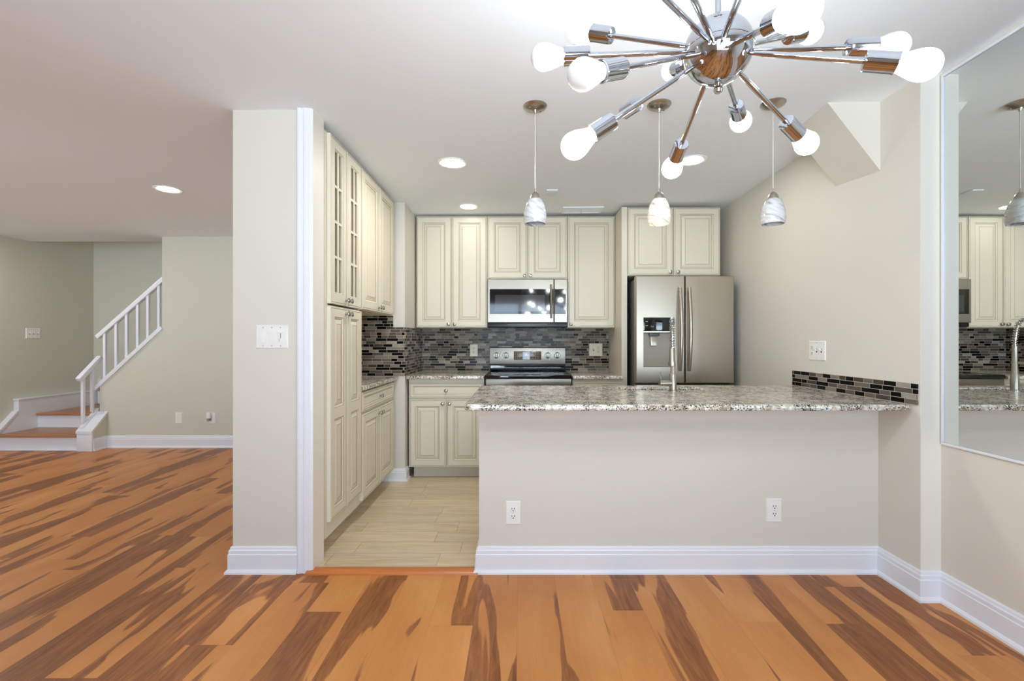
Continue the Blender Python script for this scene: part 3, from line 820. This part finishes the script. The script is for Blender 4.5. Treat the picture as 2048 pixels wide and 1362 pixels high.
mb = MB(); mb.tube([(FXP, FYP, 0.962), (FXP - 0.085, FYP - 0.01, 0.962)], 0.017, 20); mb.build('valve', M['nickel'], t)
mb = MB(); mb.tube([(FXP - 0.075, FYP - 0.01, 0.975), (FXP - 0.078, FYP - 0.012, 1.0), (FXP - 0.085, FYP - 0.014, 1.03)], 0.0035, 8); mb.build('lever', M['chrome'], t)

# ------------------------------------------------------------------ appliances
# refrigerator
t = thing('refrigerator', 'stainless french-door refrigerator with a water dispenser in its left door', 'refrigerator', (1.405, 4.4, 0))
RX0, RX1, RXm = 0.988, 1.824, 1.407
mb = MB(); mb.box((RX0 + 0.006, 4.075, 0.03), (RX1 - 0.006, 4.75, 1.752), 0, 0.004)
for x in (RX0 + 0.05, RX1 - 0.05):
    for y in (4.12, 4.70): mb.cyl((x, y, 0), (x, y, 0.035), 0.02, mi=0)
mb.build('case', M['grey'], t)
RF = frame('S', 0, 4.065); RT = 0.062
prof = [(0, RT, 0), (0.003, RT - 0.006, 0), (0.004, 0.012, 1)]
d = door_mesh(RF, RX0, 0.858, RXm - 0.004, 1.772, [(1.051, 0.995, 1.302, 1.29)], T=RT, prof=prof, cap=1, glaze=False).build('door', [M['steel'], M['recess']], t, smooth=False)
mb = MB(); mb.box((1.051, 1.302, RT), (1.302, 1.418, RT + 0.003), 0, 0.001, T=RF)
for a, b_ in ((1.07, 1.385), (1.07, 1.35), (1.27, 1.385), (1.27, 1.33)):
    mb.box((a, b_ - 0.004, RT + 0.0031), (a + 0.018, b_, RT + 0.0036), 1, T=RF)
for a in (1.115, 1.13): mb.box((a, 1.335, RT + 0.0031), (a + 0.003, 1.348, RT + 0.0036), 1, T=RF)
mb.build('control_panel', [M['black'], M['dots']], d)
mb = MB(); mb.box((1.106, 1.26, 0.016), (1.196, 1.29, 0.050), 1, 0.008, T=RF); mb.prism([RF(*p) for p in ((1.118, 1.26, 0.028), (1.180, 1.26, 0.028), (1.176, 1.178, 0.040), (1.122, 1.178, 0.040))], RF(0, 0, 0.008) - RF(0, 0, 0), 0, 0.002); mb.build('paddle', [M['nickel'], M['grey']], d)
def fridge_handle(x):
    p = []
    for i in range(17):
        f = i / 16; z = 0.965 + (1.672 - 0.965) * f
        p.append((x, 4.065 - RT - 0.022 - 0.034 * math.sin(math.pi * f), z))
    m = MB(); m.tube(p, [0.012 + 0.004 * math.sin(math.pi * i / 16) for i in range(17)], 14)
    for z in (0.985, 1.652): m.cyl((x, 4.065 - RT, z), (x, 4.065 - RT - 0.03, z), 0.008)
    return m
fridge_handle(1.358).build('handle', M['nickel'], d)
d = door_mesh(RF, RXm + 0.004, 0.858, RX1, 1.772, [], T=RT, glaze=False).build('door', [M['steel'], M['steel']], t, smooth=False)
fridge_handle(1.436).build('handle', M['nickel'], d)
for z0, z1 in ((0.52, 0.845), (0.07, 0.51)):
    d = door_mesh(RF, RX0, z0, RX1, z1, [], T=RT, glaze=False).build('drawer', [M['steel'], M['steel']], t, smooth=False)
    m = MB(); m.tube([(RX0 + 0.06, 3.965, z1 - 0.06), (1.40, 3.955, z1 - 0.06), (RX1 - 0.06, 3.965, z1 - 0.06)], 0.012, 12)
    for x in (RX0 + 0.07, RX1 - 0.07): m.cyl((x, 4.003, z1 - 0.06), (x, 3.965, z1 - 0.06), 0.008)
    m.build('handle', M['nickel'], d)

# microwave
t = thing('microwave', 'stainless over-the-range microwave mounted below the short wall cabinet', 'microwave', (0.07, 4.6, 1.39))
MX0, MX1 = -0.308, 0.449
mb = MB(); mb.box((MX0 + 0.002, 4.47, 1.362), (MX1 - 0.002, YB - 0.012, 1.803)); mb.build('body', M['grey'], t, smooth=False)
MF = frame('S', 0, 4.47); xs_ = 0.322
def mw_front(name, u0, u1, hole, mat, px=None):
    return door_mesh(MF, u0, 1.39, u1, 1.803, [hole], T=0.03, prof=[(0, 0.03, 0), (0.0015, 0.0285, 1)], cap=1, glaze=False).build(name, [M['steelh'], mat], t, smooth=False)
d = mw_front('door', MX0, xs_ - 0.001, (MX0 + 0.022, 1.472, xs_ - 0.007, 1.707), M['black'])
mb = MB(); mb.box((-0.237, 1.496, 0.0285), (0.235, 1.652, 0.0291), T=MF); mb.build('window', M['blackwin'], d, smooth=False)
mb = MB(); mb.tube([MF(0.293, z, 0.058 + 0.008 * math.sin(math.pi * (z - 1.433) / 0.315)) for z in [1.433 + 0.315 * i / 10 for i in range(11)]], 0.0125, 12, flat=0.8)
for z in (1.455, 1.726): mb.cyl(MF(0.293, z, 0.03), MF(0.293, z, 0.06), 0.007)
mb.build('handle', M['nickel'], d)
mw_front('control_panel', xs_ + 0.001, MX1, (xs_ + 0.007, 1.472, MX1 - 0.018, 1.707), M['black'])
mb = MB(); mb.box((MX0 + 0.004, 4.46, 1.352), (MX1 - 0.004, YB - 0.02, 1.389), 0, 0.003); mb.box((-0.12, 4.4585, 1.372), (0.26, 4.4605, 1.380), 1)
mb.build('vent_grille', [M['blackpl'], M['grey']], t)

# range
t = thing('range', 'freestanding stainless electric range with black glass cooktop below the microwave', 'range', (0.075, 4.45, 0))
GX0, GX1 = -0.306, 0.456
mb = MB(); mb.box((GX0 + 0.003, 4.165, 0.02), (GX1 - 0.003, YB - 0.02, 0.885)); mb.build('body', M['grey'], t, smooth=False)
mb = MB(); mb.box((GX0, 4.125, 0.886), (GX1, 4.74, 0.922), 0, 0.008, 3)
for cx, cy, r in ((-0.12, 4.30, 0.10), (0.27, 4.30, 0.075), (-0.12, 4.56, 0.075), (0.27, 4.56, 0.10)):
    mb.lathe((cx, cy, 0.922), (0, 0, 1), [(r - 0.004, 0), (r - 0.004, 0.0003), (r, 0.0003), (r, 0)], 40, 1, capa=False, capb=False)
mb.build('cooktop', [M['black'], M['grey']], t)
GF = frame('S', 0, 4.164)
mb = MB(); mb.box((GX0 + 0.004, 0.815, 0), (GX1 - 0.004, 0.884, 0.032), 0, 0.006, T=GF); mb.build('front_rail', M['steelh'], t)
d = door_mesh(GF, GX0 + 0.004, 0.235, GX1 - 0.004, 0.808, [(GX0 + 0.08, 0.35, GX1 - 0.08, 0.66)], T=0.035, prof=[(0, 0.035, 0), (0.002, 0.033, 1)], cap=1, glaze=False).build('oven_door', [M['steelh'], M['black']], t, smooth=False)
mb = MB(); mb.tube([(GX0 + 0.05, 4.09, 0.765), (GX1 - 0.05, 4.09, 0.765)], 0.013, 14)
for x in (GX0 + 0.08, GX1 - 0.08): mb.cyl((x, 4.13, 0.765), (x, 4.09, 0.765), 0.009)
mb.build('handle', M['nickel'], d)
door_mesh(GF, GX0 + 0.004, 0.05, GX1 - 0.004, 0.225, [], T=0.035, glaze=False).build('drawer', [M['steelh'], M['steelh']], t, smooth=False)
mb = MB(); mb.box((GX0 + 0.004, 4.70, 0.923), (GX1 - 0.004, YB - 0.012, 1.15), 0, 0.004); mb.box((GX0 + 0.012, 4.695, 0.945), (GX1 - 0.012, 4.702, 0.972), 1)
bgd = mb.build('backguard', [M['blackpl'], M['black']], t)
KF = frame('S', 0, 4.70)
mb = MB(); mb.box((GX0 + 0.004, 0.985, 0), (GX1 - 0.004, 1.148, 0.018), 0, 0.006, T=KF); mb.build('control_panel', M['steelh'], bgd)
mb = MB(); mb.box((-0.062, 1.030, 0.018), (0.212, 1.114, 0.0205), 0, 0.001, T=KF); mb.box((0.028, 1.034, 0.0206), (0.098, 1.110, 0.0209), 2, T=KF)
for i in range(4):
    for j in range(4):
        mb.box((-0.050 + i * 0.022, 1.043 + j * 0.018, 0.0206), (-0.042 + i * 0.022, 1.046 + j * 0.018, 0.0210), 1, T=KF)
        if i > 0: mb.box((0.095 + i * 0.026, 1.043 + j * 0.018, 0.0206), (0.108 + i * 0.026, 1.0455 + j * 0.018, 0.0210), 1, T=KF)
mb.build('display', [M['panel'], M['dots'], M['black']], bgd)
mb = MB()
for a, b_, c_, d_ in ((0.046, 1.070, 0.050, 1.090), (0.056, 1.070, 0.060, 1.090), (0.056, 1.0885, 0.068, 1.091), (0.066, 1.070, 0.070, 1.090), (0.076, 1.070, 0.088, 1.0725), (0.076, 1.079, 0.088, 1.0815)):
    mb.box((a, b_, 0.0210), (c_, d_, 0.0213), T=KF)
mb.build('display_digits', M['led'], bgd, smooth=False)
for x in (-0.237, -0.140, 0.278, 0.370):
    mb = MB(); mb.lathe(KF(x, 1.074, 0.018), (0, -1, 0), [(0.031, 0), (0.031, 0.004), (0.027, 0.010), (0, 0.010)], 28)
    mb.box((x - 0.0135, 1.046, 0.026), (x + 0.0135, 1.102, 0.046), 1, 0.011, 3, T=KF); mb.box((x - 0.009, 1.052, 0.045), (x + 0.009, 1.096, 0.0475), 0, 0.001, T=KF)
    mb.build('knob', [M['steelh'], M['grey']], bgd)

# ------------------------------------------------------------------ plates, switches, outlets
PLATE = [(0, 0, 0), (0, 0.002, 0), (0.004, 0.006, 0)]
def duplex(t, F, u, v, mat):
    for dv in (0.0195, -0.0195):
        m = MB()
        m.box((u - 0.0165, v + dv - 0.013, 0.006), (u + 0.0165, v + dv + 0.013, 0.0075), 0, 0.0007, T=F)
        m.box((u - 0.0078, v + dv - 0.001, 0.0075), (u - 0.0048, v + dv + 0.009, 0.0078), 1, T=F); m.box((u + 0.0048, v + dv - 0.001, 0.0075), (u + 0.0078, v + dv + 0.009, 0.0078), 1, T=F)
        m.lathe(F(u, v + dv - 0.007, 0.0075), F(0, 0, 1) - F(0, 0, 0), [(0.0032, 0), (0.0032, 0.0003), (0, 0.0003)], 14, 1)
        m.build('receptacle', [mat, M['slot']], t)
def rocker(t, F, u, v, mat, up):
    m = MB(); m.prism([F(*p) for p in ((u - 0.0165, v - 0.033, 0.006), (u - 0.0165, v - 0.033, 0.007 if up else 0.012), (u - 0.0165, v + 0.033, 0.012 if up else 0.007), (u - 0.0165, v + 0.033, 0.006))], F(0.033, 0, 0) - F(0, 0, 0), 0, 0.0006)
    m.build('rocker_switch', mat, t)
def toggle(t, F, u, v, mat):
    m = MB(); m.box((u - 0.005, v - 0.012, 0.006), (u + 0.005, v + 0.012, 0.0068), 1, T=F)
    m.prism([F(*p) for p in ((u - 0.0035, v - 0.004, 0.006), (u + 0.0035, v - 0.004, 0.006), (u + 0.0035, v + 0.007, 0.006), (u - 0.0035, v + 0.007, 0.006))], F(0, 0.010, 0.016) - F(0, 0, 0), 0, 0.0008)
    m.build('toggle', [mat, M['slot']], t)
def screws(m, F, pts):
    for u, v in pts: m.lathe(F(u, v, 0.006), F(0, 0, 1) - F(0, 0, 0), [(0.003, 0), (0.0028, 0.0006), (0, 0.0008)], 10, 1)
def plate(name, label, cat, F, u, v, wd, ht, mat, devs, group=None):
    t = thing(name, label, cat, F(u, v, 0), group)
    m = MB(); m.rings(F, u - wd / 2, v - ht / 2, u + wd / 2, v + ht / 2, PLATE, cap=0, capback=True)
    n = len(devs); sp = []
    for i, d in enumerate(devs):
        uu = u + (i - (n - 1) / 2) * 0.046
        if d == 'duplex': sp.append((uu, v))
        elif d: sp += [(uu, v + 0.048), (uu, v - 0.048)]
    screws(m, F, sp); m.build('cover_plate', [mat, M['slot'] if False else M['nickel']], t)
    for i, d in enumerate(devs):
        uu = u + (i - (n - 1) / 2) * 0.046
        if d == 'duplex': duplex(t, F, uu, v, mat)
        elif d == 'rocker': rocker(t, F, uu, v, mat, i % 2 == 1)
        elif d == 'toggle': toggle(t, F, uu, v, mat)
        elif d == 'slide':
            m = MB(); m.box((uu - 0.0165, v - 0.033, 0.006), (uu + 0.0165, v + 0.033, 0.0085), 0, 0.0006, T=F); m.box((uu + 0.001, v - 0.008, 0.0085), (uu + 0.0035, v + 0.020, 0.0088), 1, T=F)
            m.box((uu - 0.012, v + 0.018, 0.0085), (uu + 0.014, v + 0.028, 0.016), 0, 0.0015, T=F); m.box((uu - 0.006, v - 0.024, 0.0085), (uu - 0.0035, v - 0.013, 0.0088), 1, T=F)
            m.box((uu - 0.004, v - 0.025, 0.0085), (uu + 0.014, v - 0.0165, 0.0105), 0, 0.0008, T=F)
            m.build('dimmer_switch', [mat, M['slot']], t)
    return t
plate('switch_plate', 'white triple switch plate with two rockers and a slide dimmer on the column', 'switch', frame('S', 0, YP), -1.307, 1.242, 0.170, 0.124, M['plate'], ['rocker', 'rocker', 'slide'])
plate('outlet', 'white duplex outlet low on the peninsula wall near its left end', 'outlet', frame('S', 0, YP), -0.036, 0.314, 0.080, 0.124, M['plate'], ['duplex'])
plate('outlet', 'white duplex outlet low on the peninsula wall towards its right end', 'outlet', frame('S', 0, YP), 1.340, 0.327, 0.080, 0.124, M['plate'], ['duplex'])
plate('outlet', 'ivory duplex outlet in the mosaic left of the range', 'outlet', frame('S', 0, YB - 0.008), -0.470, 1.122, 0.080, 0.124, M['ivory'], ['duplex'])
plate('outlet', 'ivory double plate with switch and outlet in the mosaic right of the range', 'outlet', frame('S', 0, YB - 0.008), 0.772, 1.128, 0.136, 0.130, M['ivory'], ['toggle', 'duplex'])
plate('switch_plate', 'white multi-gang plate on the right kitchen wall above the short mosaic strip', 'switch', frame('W', XK, 0), -2.985, 1.158, 0.165, 0.124, M['plate'], ['duplex', 'toggle', 'toggle'])
plate('blank_plate', 'blank white cover plate low on the stair wall', 'plate', frame('S', 0, YS), -3.898, 0.337, 0.078, 0.126, M['plate'], [])
plate('outlet', 'white outlet low on the stair wall holding a plug-in freshener', 'outlet', frame('S', 0, YS), -3.520, 0.335, 0.080, 0.126, M['plate'], ['duplex'])
plate('switch_plate', 'white triple toggle switch plate on the left wall above the stair landing', 'switch', frame('E', XL, 0), 5.655, 1.306, 0.168, 0.124, M['plate'], ['toggle', 'toggle', 'toggle'])
t = thing('plug_in_freshener', 'small white plug-in freshener with clear bottle in the stair wall outlet', 'air freshener', (-3.535, YS - 0.03, 0.36))
F = frame('S', -3.54, YS)
mb = MB(); mb.box((-0.022, 0.335, 0.0079), (0.022, 0.405, 0.040), 0, 0.008, T=F); mb.build('housing', M['plate'], t)
mb = MB(); mb.lathe(F(0, 0.335, 0.025), (0, 0, -1), [(0.012, 0), (0.020, 0.008), (0.020, 0.024), (0.014, 0.028), (0, 0.028)], 16); mb.build('bottle', M['cabglass'], t)

# ------------------------------------------------------------------ ceiling fixtures
def downlight(x, y, label, mat='can'):
    z = ceil(x, y)
    t = thing('recessed_light', label, 'ceiling light', (x, y, z), 'recessed ceiling lights')
    m = MB(); m.lathe((x, y, z + 0.001), (0, 0, -1), [(0.100, 0), (0.100, 0.003), (0.096, 0.006), (0.078, 0.005), (0.074, 0.003), (0.074, 0.0)], 48, capa=False, capb=False); m.build('trim_ring', M['plate'], t)
    m = MB(); m.lathe((x, y, z + 0.001), (0, 0, -1), [(0.073, 0), (0.073, 0.0035), (0, 0.004)], 48, capa=False); m.build('lens', M[mat], t)
downlight(-0.462, 3.225, 'lit recessed light in the kitchen ceiling nearest the glass pantry doors', 'canhi')
downlight(-0.466, 4.24, 'lit recessed light in the ceiling just in front of the back wall cabinets', 'canlow')
downlight(1.178, 3.225, 'lit recessed light in the ceiling seen just beyond the lowest chandelier bulb', 'canmid')
downlight(-2.80, 3.74, 'lit recessed light in the living room ceiling left of the column')
downlight(-5.2, 4.45, 'unseen recessed light added over the living room nearest the left wall and stairs', 'canhi')  # out of view, added to brighten the left wall
downlight(-2.80, 1.0, 'unseen recessed light added over the living room level with the chandelier')  # unseen extra lamp, put in to lift the living room
downlight(-4.75, 1.0, 'unseen recessed light added over the living room near the left wall and front window', 'canhi')  # another lamp added beyond the view to light the living room
# unseen lamp added high in the shaft to light the stair walls
t = thing('added_stair_light', 'unseen round light added at the top of the stairwell', 'ceiling light', (-4.3, 6.0, 4.8))
mb = MB(); mb.lathe((-4.3, 6.0, 4.8), (0, 0, -1), [(0.18, 0), (0.18, 0.03), (0.17, 0.035)], 40); mb.build('fixture_base', M['plate'], t)
mb = MB(); mb.lathe((-4.3, 6.0, 4.765), (0, 0, -1), [(0.165, 0), (0.14, 0.05), (0.08, 0.08), (0, 0.09)], 40); mb.build('dome', M['stairfill'], t)
# vent and small cover plate
x, y = 0.578, 4.375; z = ceil(x, y)
t = thing('ceiling_vent', 'flat white ceiling vent just in front of the cabinet right of the microwave', 'vent', (x, y, z))
F = lambda u, v, w: Vector((x + u, y + v, ceil(x + u, y + v) - w))
mb = MB()
for a in ((-0.185, -0.10, 0.185, -0.075), (-0.185, 0.065, 0.185, 0.09), (-0.185, -0.075, -0.16, 0.065), (0.16, -0.075, 0.185, 0.065), (-0.011, -0.075, 0.011, 0.065)):
    mb.box((a[0], a[1], 0), (a[2], a[3], 0.012), 0, 0.002, T=F)
mb.build('frame', M['ceiling'], t)
mb = MB()
for i in range(9): mb.box((-0.16, -0.072 + 0.0155 * i, 0.001), (0.16, -0.061 + 0.0155 * i, 0.008), T=F)
mb.build('louvers', M['ceiling'], t)
x, y = 0.26, 3.86; z = ceil(x, y)
mb = MB(); mb.box((x - 0.045, y - 0.07, z - 0.010), (x + 0.045, y + 0.07, z), 0, 0.003)
tag(mb.build('ceiling_cover_plate', M['ceiling'], None, (x, y, z)), 'small blank cover plate on the kitchen ceiling near the vent', 'plate')

# pendants over the peninsula
def pendant(x, label, lit, rz):
    y = 2.47; z = ceil(x, y)
    t = thing('pendant_lamp', label, 'pendant lamp', (x, y, z), 'pendants over the peninsula')
    m = MB(); m.lathe((x, y, z), (0, 0, -1), [(0.062, 0), (0.062, 0.003), (0.056, 0.010), (0.040, 0.018), (0.012, 0.024), (0.008, 0.034), (0.006, 0.040), (0, 0.040)], 36)
    for a in (0.6, 0.6 + math.pi): m.lathe((x + 0.035 * math.cos(a), y + 0.035 * math.sin(a), z - 0.017), (0, 0, -1), [(0.005, 0), (0.005, 0.005), (0, 0.007)], 12)
    m.build('canopy', M['nickel'], t)
    m = MB(); m.tube([(x, y, z - 0.038), (x, y, z - 0.2), (x, y, 2.005)], 0.0028, 8); m.build('cord', M['cord'], t)
    m = MB(); m.lathe((x, y, 2.02), (0, 0, -1), [(0.0045, 0), (0.0045, 0.018), (0.010, 0.020), (0.020, 0.030), (0.026, 0.045), (0.027, 0.055), (0, 0.055)], 32); m.build('socket_cup', M['nickel'], t)
    prof = [(0.026, 0), (0.040, 0.010), (0.050, 0.035), (0.057, 0.065), (0.060, 0.095), (0.058, 0.120), (0.055, 0.132)]
    b = bmesh.new(); m = MB(); n = 40; loops = []
    inn = [(r - 0.004, h) for r, h in prof[::-1]]
    for r, h in prof + inn:
        loops.append([b.verts.new((x + r * math.cos(2 * math.pi * i / n), y + r * math.sin(2 * math.pi * i / n), 1.966 - h)) for i in range(n)])
    for A, B in zip(loops, loops[1:]):
        for i in range(n): b.faces.new([A[i], A[(i + 1) % n], B[(i + 1) % n], B[i]])
    b.faces.new(loops[-1])
    m.merge(b, 0); m.build('lamp_shade', M['shadelit'] if lit else M['shade'], t)
    m = MB(); m.lathe((x, y, 1.955), (0, 0, -1), [(0.010, 0), (0.011, 0.03), (0.024, 0.06), (0.026, 0.075), (0.018, 0.095), (0, 0.102)], 24); m.build('bulb', M['pendbulb'] if lit else M['bulboff'], t)
pendant(0.080, 'unlit grey swirl glass pendant hanging in front of the microwave wall cabinet', False, 0)
pendant(0.731, 'glowing white swirl glass pendant hanging in front of the cabinet above the refrigerator', True, 1)
pendant(1.330, 'unlit grey swirl glass pendant hanging against the bare right wall', False, 2)

# chandelier
H = Vector((0.445, 1.056, 1.873)); HR = 0.074; R = 0.39
t = thing('chandelier', 'chrome starburst chandelier with globe bulbs on radiating rods', 'chandelier', tuple(H))
cz = ceil(H.x, H.y)
mb = MB(); mb.lathe(H, (0, 0, 1), [(HR * math.sin(math.pi * i / 32), -HR * math.cos(math.pi * i / 32)) for i in range(33)], 64); 
mb.lathe(H, (0, 0, 1), [(HR + 0.0002, 0.0005), (HR + 0.0012, 0.0), (HR + 0.0002, -0.0005)], 64, capa=False, capb=False); mb.build('hub', M['chrome'], t)
mb = MB(); mb.cyl(H + Vector((0, 0, 0.07)), (H.x, H.y, cz - 0.02), 0.0065, n=16); mb.build('stem', M['chrome'], t)
mb = MB(); mb.lathe((H.x, H.y, cz), (0, 0, -1), [(0.065, 0), (0.065, 0.012), (0.05, 0.022), (0.012, 0.03), (0, 0.03)], 40); mb.build('canopy', M['chrome'], t)
mb = MB(); mb.lathe(H - Vector((0, 0, HR - 0.002)), (0, 0, -1), [(0.008, 0), (0.008, 0.004), (0.005, 0.006), (0.0085, 0.010), (0.0105, 0.016), (0.0085, 0.022), (0, 0.026)], 24); mb.build('finial', M['chrome'], t)
ARMS = [((-0.74, 0.51, 0.45), 'lit'), ((-0.98, 0.06, 0.0), 'off'), ((-0.83, -0.41, -0.37), 'off'), ((0.03, 0.91, 0.41), 'lit'), ((-0.83, -0.03, -0.56), 'lit'),
        ((-0.40, 0.91, 0.05), None), ((0.04, 0.94, -0.33), 'lit'), ((0.53, 0.85, -0.01), 'lit'), ((0.81, 0.49, -0.33), 'led'), ((1.0, -0.02, 0.01), 'off'),
        ((0.91, -0.32, -0.27), 'lit'), ((-0.07, -0.91, -0.41), 'lit'), ((0.80, 0.44, 0.40), 'lit'), ((-0.72, -0.69, 0.0), 'lit'), ((-0.55, -0.83, -0.09), 'lit'), ((-0.25, -0.94, -0.21), 'lit')]
for dv, st in ARMS:
    d = Vector(dv).normalized()
    m = MB(); m.lathe(H + d * (HR - 0.004), d, [(0.004, 0), (0.0052, 0.018), (0.0062, 0.022), (0.0062, 0.22)], 14); arm = m.build('arm', M['chrome'], t)
    m = MB(); m.lathe(H + d * 0.285, d, [(0.008, 0), (0.019, 0.002), (0.0205, 0.006), (0.0205, 0.056), (0.0215, 0.058), (0.0215, 0.060), (0.0185, 0.060), (0.0185, 0.02), (0, 0.02)], 28); m.build('socket', M['chrome'], arm)
    if st:
        o0 = H + d * 0.32
        pr = [(0.0138, 0), (0.0142, 0.012), (0.0158, 0.022), (0.0190, 0.033), (0.0232, 0.044), (0.0270, 0.054), (0.0292, 0.063)]
        for i in range(0, 10):
            a = math.radians(90 * i / 9); pr.append((0.0300 * math.cos(a), 0.071 + 0.0300 * math.sin(a)))
        pr[-1] = (0, pr[-1][1])
        if st == 'led':
            m = MB(); m.lathe(o0, d, [(0.0145, 0), (0.0155, 0.018), (0.022, 0.036), (0.029, 0.058)], 28); bb = m.build('bulb', M['bulboff'], arm)
            m = MB(); m.lathe(o0, d, [(0.029, 0.0581)] + [(0.030 * math.cos(math.radians(a)), 0.068 + 0.032 * math.sin(math.radians(a))) for a in (-12, 10, 30, 50, 70)] + [(0, 0.100)], 28); m.build('bulb', M['bulb'], arm)
        else:
            m = MB(); m.lathe(o0, d, pr, 28); m.build('bulb', M['bulb'] if st == 'lit' else M['bulboff'], arm)

# ------------------------------------------------------------------ stairs
t = thing('staircase', 'quarter-turn staircase with white risers and brown treads at the far left', 'staircase', (-5.3, 5.6, 0))
SL, SR = -5.80, -4.88
def riser(lo, hi):
    m = MB(); m.box(lo, hi); m.build('riser', M['trim'], t, smooth=False)
def tread(lo, hi):
    m = MB(); m.box(lo, hi, 0, 0.009, 3); m.build('tread', M['tread'], t)
riser((SL, 5.22, 0), (SR, 5.64, 0.148)); tread((SL, 5.19, 0.148), (SR, 5.645, 0.176))
riser((SL, 5.655, 0), (SR + 0.03, 6.45, 0.322)); tread((SL, 5.63, 0.322), (SR + 0.03, 6.455, 0.35))
mb = MB(); mb.box((SL, 5.646, 0.176), (SR, 5.654, 0.192), 0, 0.003); mb.box((SL, 5.205, 0), (SR, 5.2195, 0.012), 0, 0.003); mb.build('riser_molding', M['trim'], t)
for k in range(6):
    x = -4.85 + 0.25 * k; h = 0.35 + 0.185 * (k + 1)
    riser((x, 5.48, 0.0 if k == 0 else 0.2), (x + 0.25, 6.45, h - 0.028)); tread((x - 0.025, 5.48, h - 0.028), (x + 0.25, 6.455, h))
mb = MB()
sk = [(5.12, 0), (6.455, 0), (6.455, 0.53), (5.44, 0.53), (5.44, 0.395), (5.12, 0.075)]
mb.prism([(XL + 0.001, y, z) for y, z in sk], (0.058, 0, 0)); mb.box((XL + 0.001, 5.43, 0.53), (XL + 0.068, 6.455, 0.548), 0, 0.004)
mb.prism([(XL + 0.001, y, z) for y, z in ((5.118, 0.0765), (5.104, 0.0905), (5.424, 0.4105), (5.438, 0.3965))], (0.066, 0, 0))
mb.build('skirt_board', M['trim'], t, smooth=False)
mb = MB(); mb.prism([(x, 6.459, z) for x, z in ((-5.79, 0.36), (-4.88, 0.36), (-3.4, 1.46), (-3.4, 1.80), (-5.0, 0.70), (-5.79, 0.70))], (0, -0.016, 0)); mb.build('skirt_board', M['trim'], t, smooth=False)
# knee wall with white front and sloped cap
mb = MB(); mb.prism([(-4.875, 5.19, 0), (-4.875, YS, 0), (-4.875, YS, 0.385), (-4.875, 5.19, 0.205)], (0.155, 0, 0)); mb.build('knee_wall', M['wall_living'], t, smooth=False)
mb = MB(); mb.box((-4.88, 5.172, 0), (-4.712, 5.19, 0.205), 0, 0.002)
mb.prism([(-4.885, y, z) for y, z in ((5.165, 0.195), (5.165, 0.222), (YS - 0.001, 0.414), (YS - 0.001, 0.386))], (0.178, 0, 0))
mb.prism([(-4.868, y, z) for y, z in ((5.19, 0.245), (5.19, 0.265), (YS + 0.02, 0.445), (YS + 0.02, 0.425))], (0.045, 0, 0))
mb.build('knee_wall_cap', M['trim'], t)

t = thing('stair_railing', 'white railing with six balusters rising along the upper stair flight', 'railing', (-4.5, YS + 0.05, 0.68))
def sq_tube(p0, p1, wdt, hgt, bev=0.006):
    """square bar between two points in a vertical plane"""
    p0, p1 = Vector(p0), Vector(p1); d = (p1 - p0).normalized()
    s = d.cross(Vector((0, 0, 1))).normalized() * wdt / 2; u = s.cross(d).normalized() * hgt / 2
    m = MB(); m.prism([p0 + s + u, p0 - s + u, p0 - s - u, p0 + s - u], p1 - p0, 0, bev); return m
yr = YS + 0.05
sq_tube((-4.87, yr, 1.257), (-4.09, yr, 1.945), 0.055, 0.050, 0.012).build('handrail', M['trim'], t)
sq_tube((-4.87, yr, 0.652), (-4.09, yr, 1.372), 0.135, 0.042, 0.004).build('base_rail', M['trim'], t)
for x in (-4.785, -4.654, -4.533, -4.406, -4.287, -4.161):
    f = (x + 4.87) / 0.78; m = MB(); m.box((x - 0.014, yr - 0.014, 0.652 + 0.72 * f + 0.01), (x + 0.014, yr + 0.014, 1.257 + 0.688 * f - 0.012), 0, 0.003); m.build('baluster', M['trim'], t)
t = thing('stair_railing', 'short white railing with two balusters over the bottom stair steps', 'railing', (-4.85, 5.3, 0.24))
sq_tube((-4.858, 5.17, 0.785), (-4.858, 5.44, 1.031), 0.055, 0.050, 0.012).build('handrail', M['trim'], t)
for y in (5.225, 5.338):
    f = (y - 5.17) / 0.30; zb = 0.222 + (y - 5.165) * 0.935 + 0.03
    m = MB(); m.box((-4.872, y - 0.014, zb), (-4.844, y + 0.014, 0.785 + 0.273 * f - 0.015), 0, 0.003); m.build('baluster', M['trim'], t)
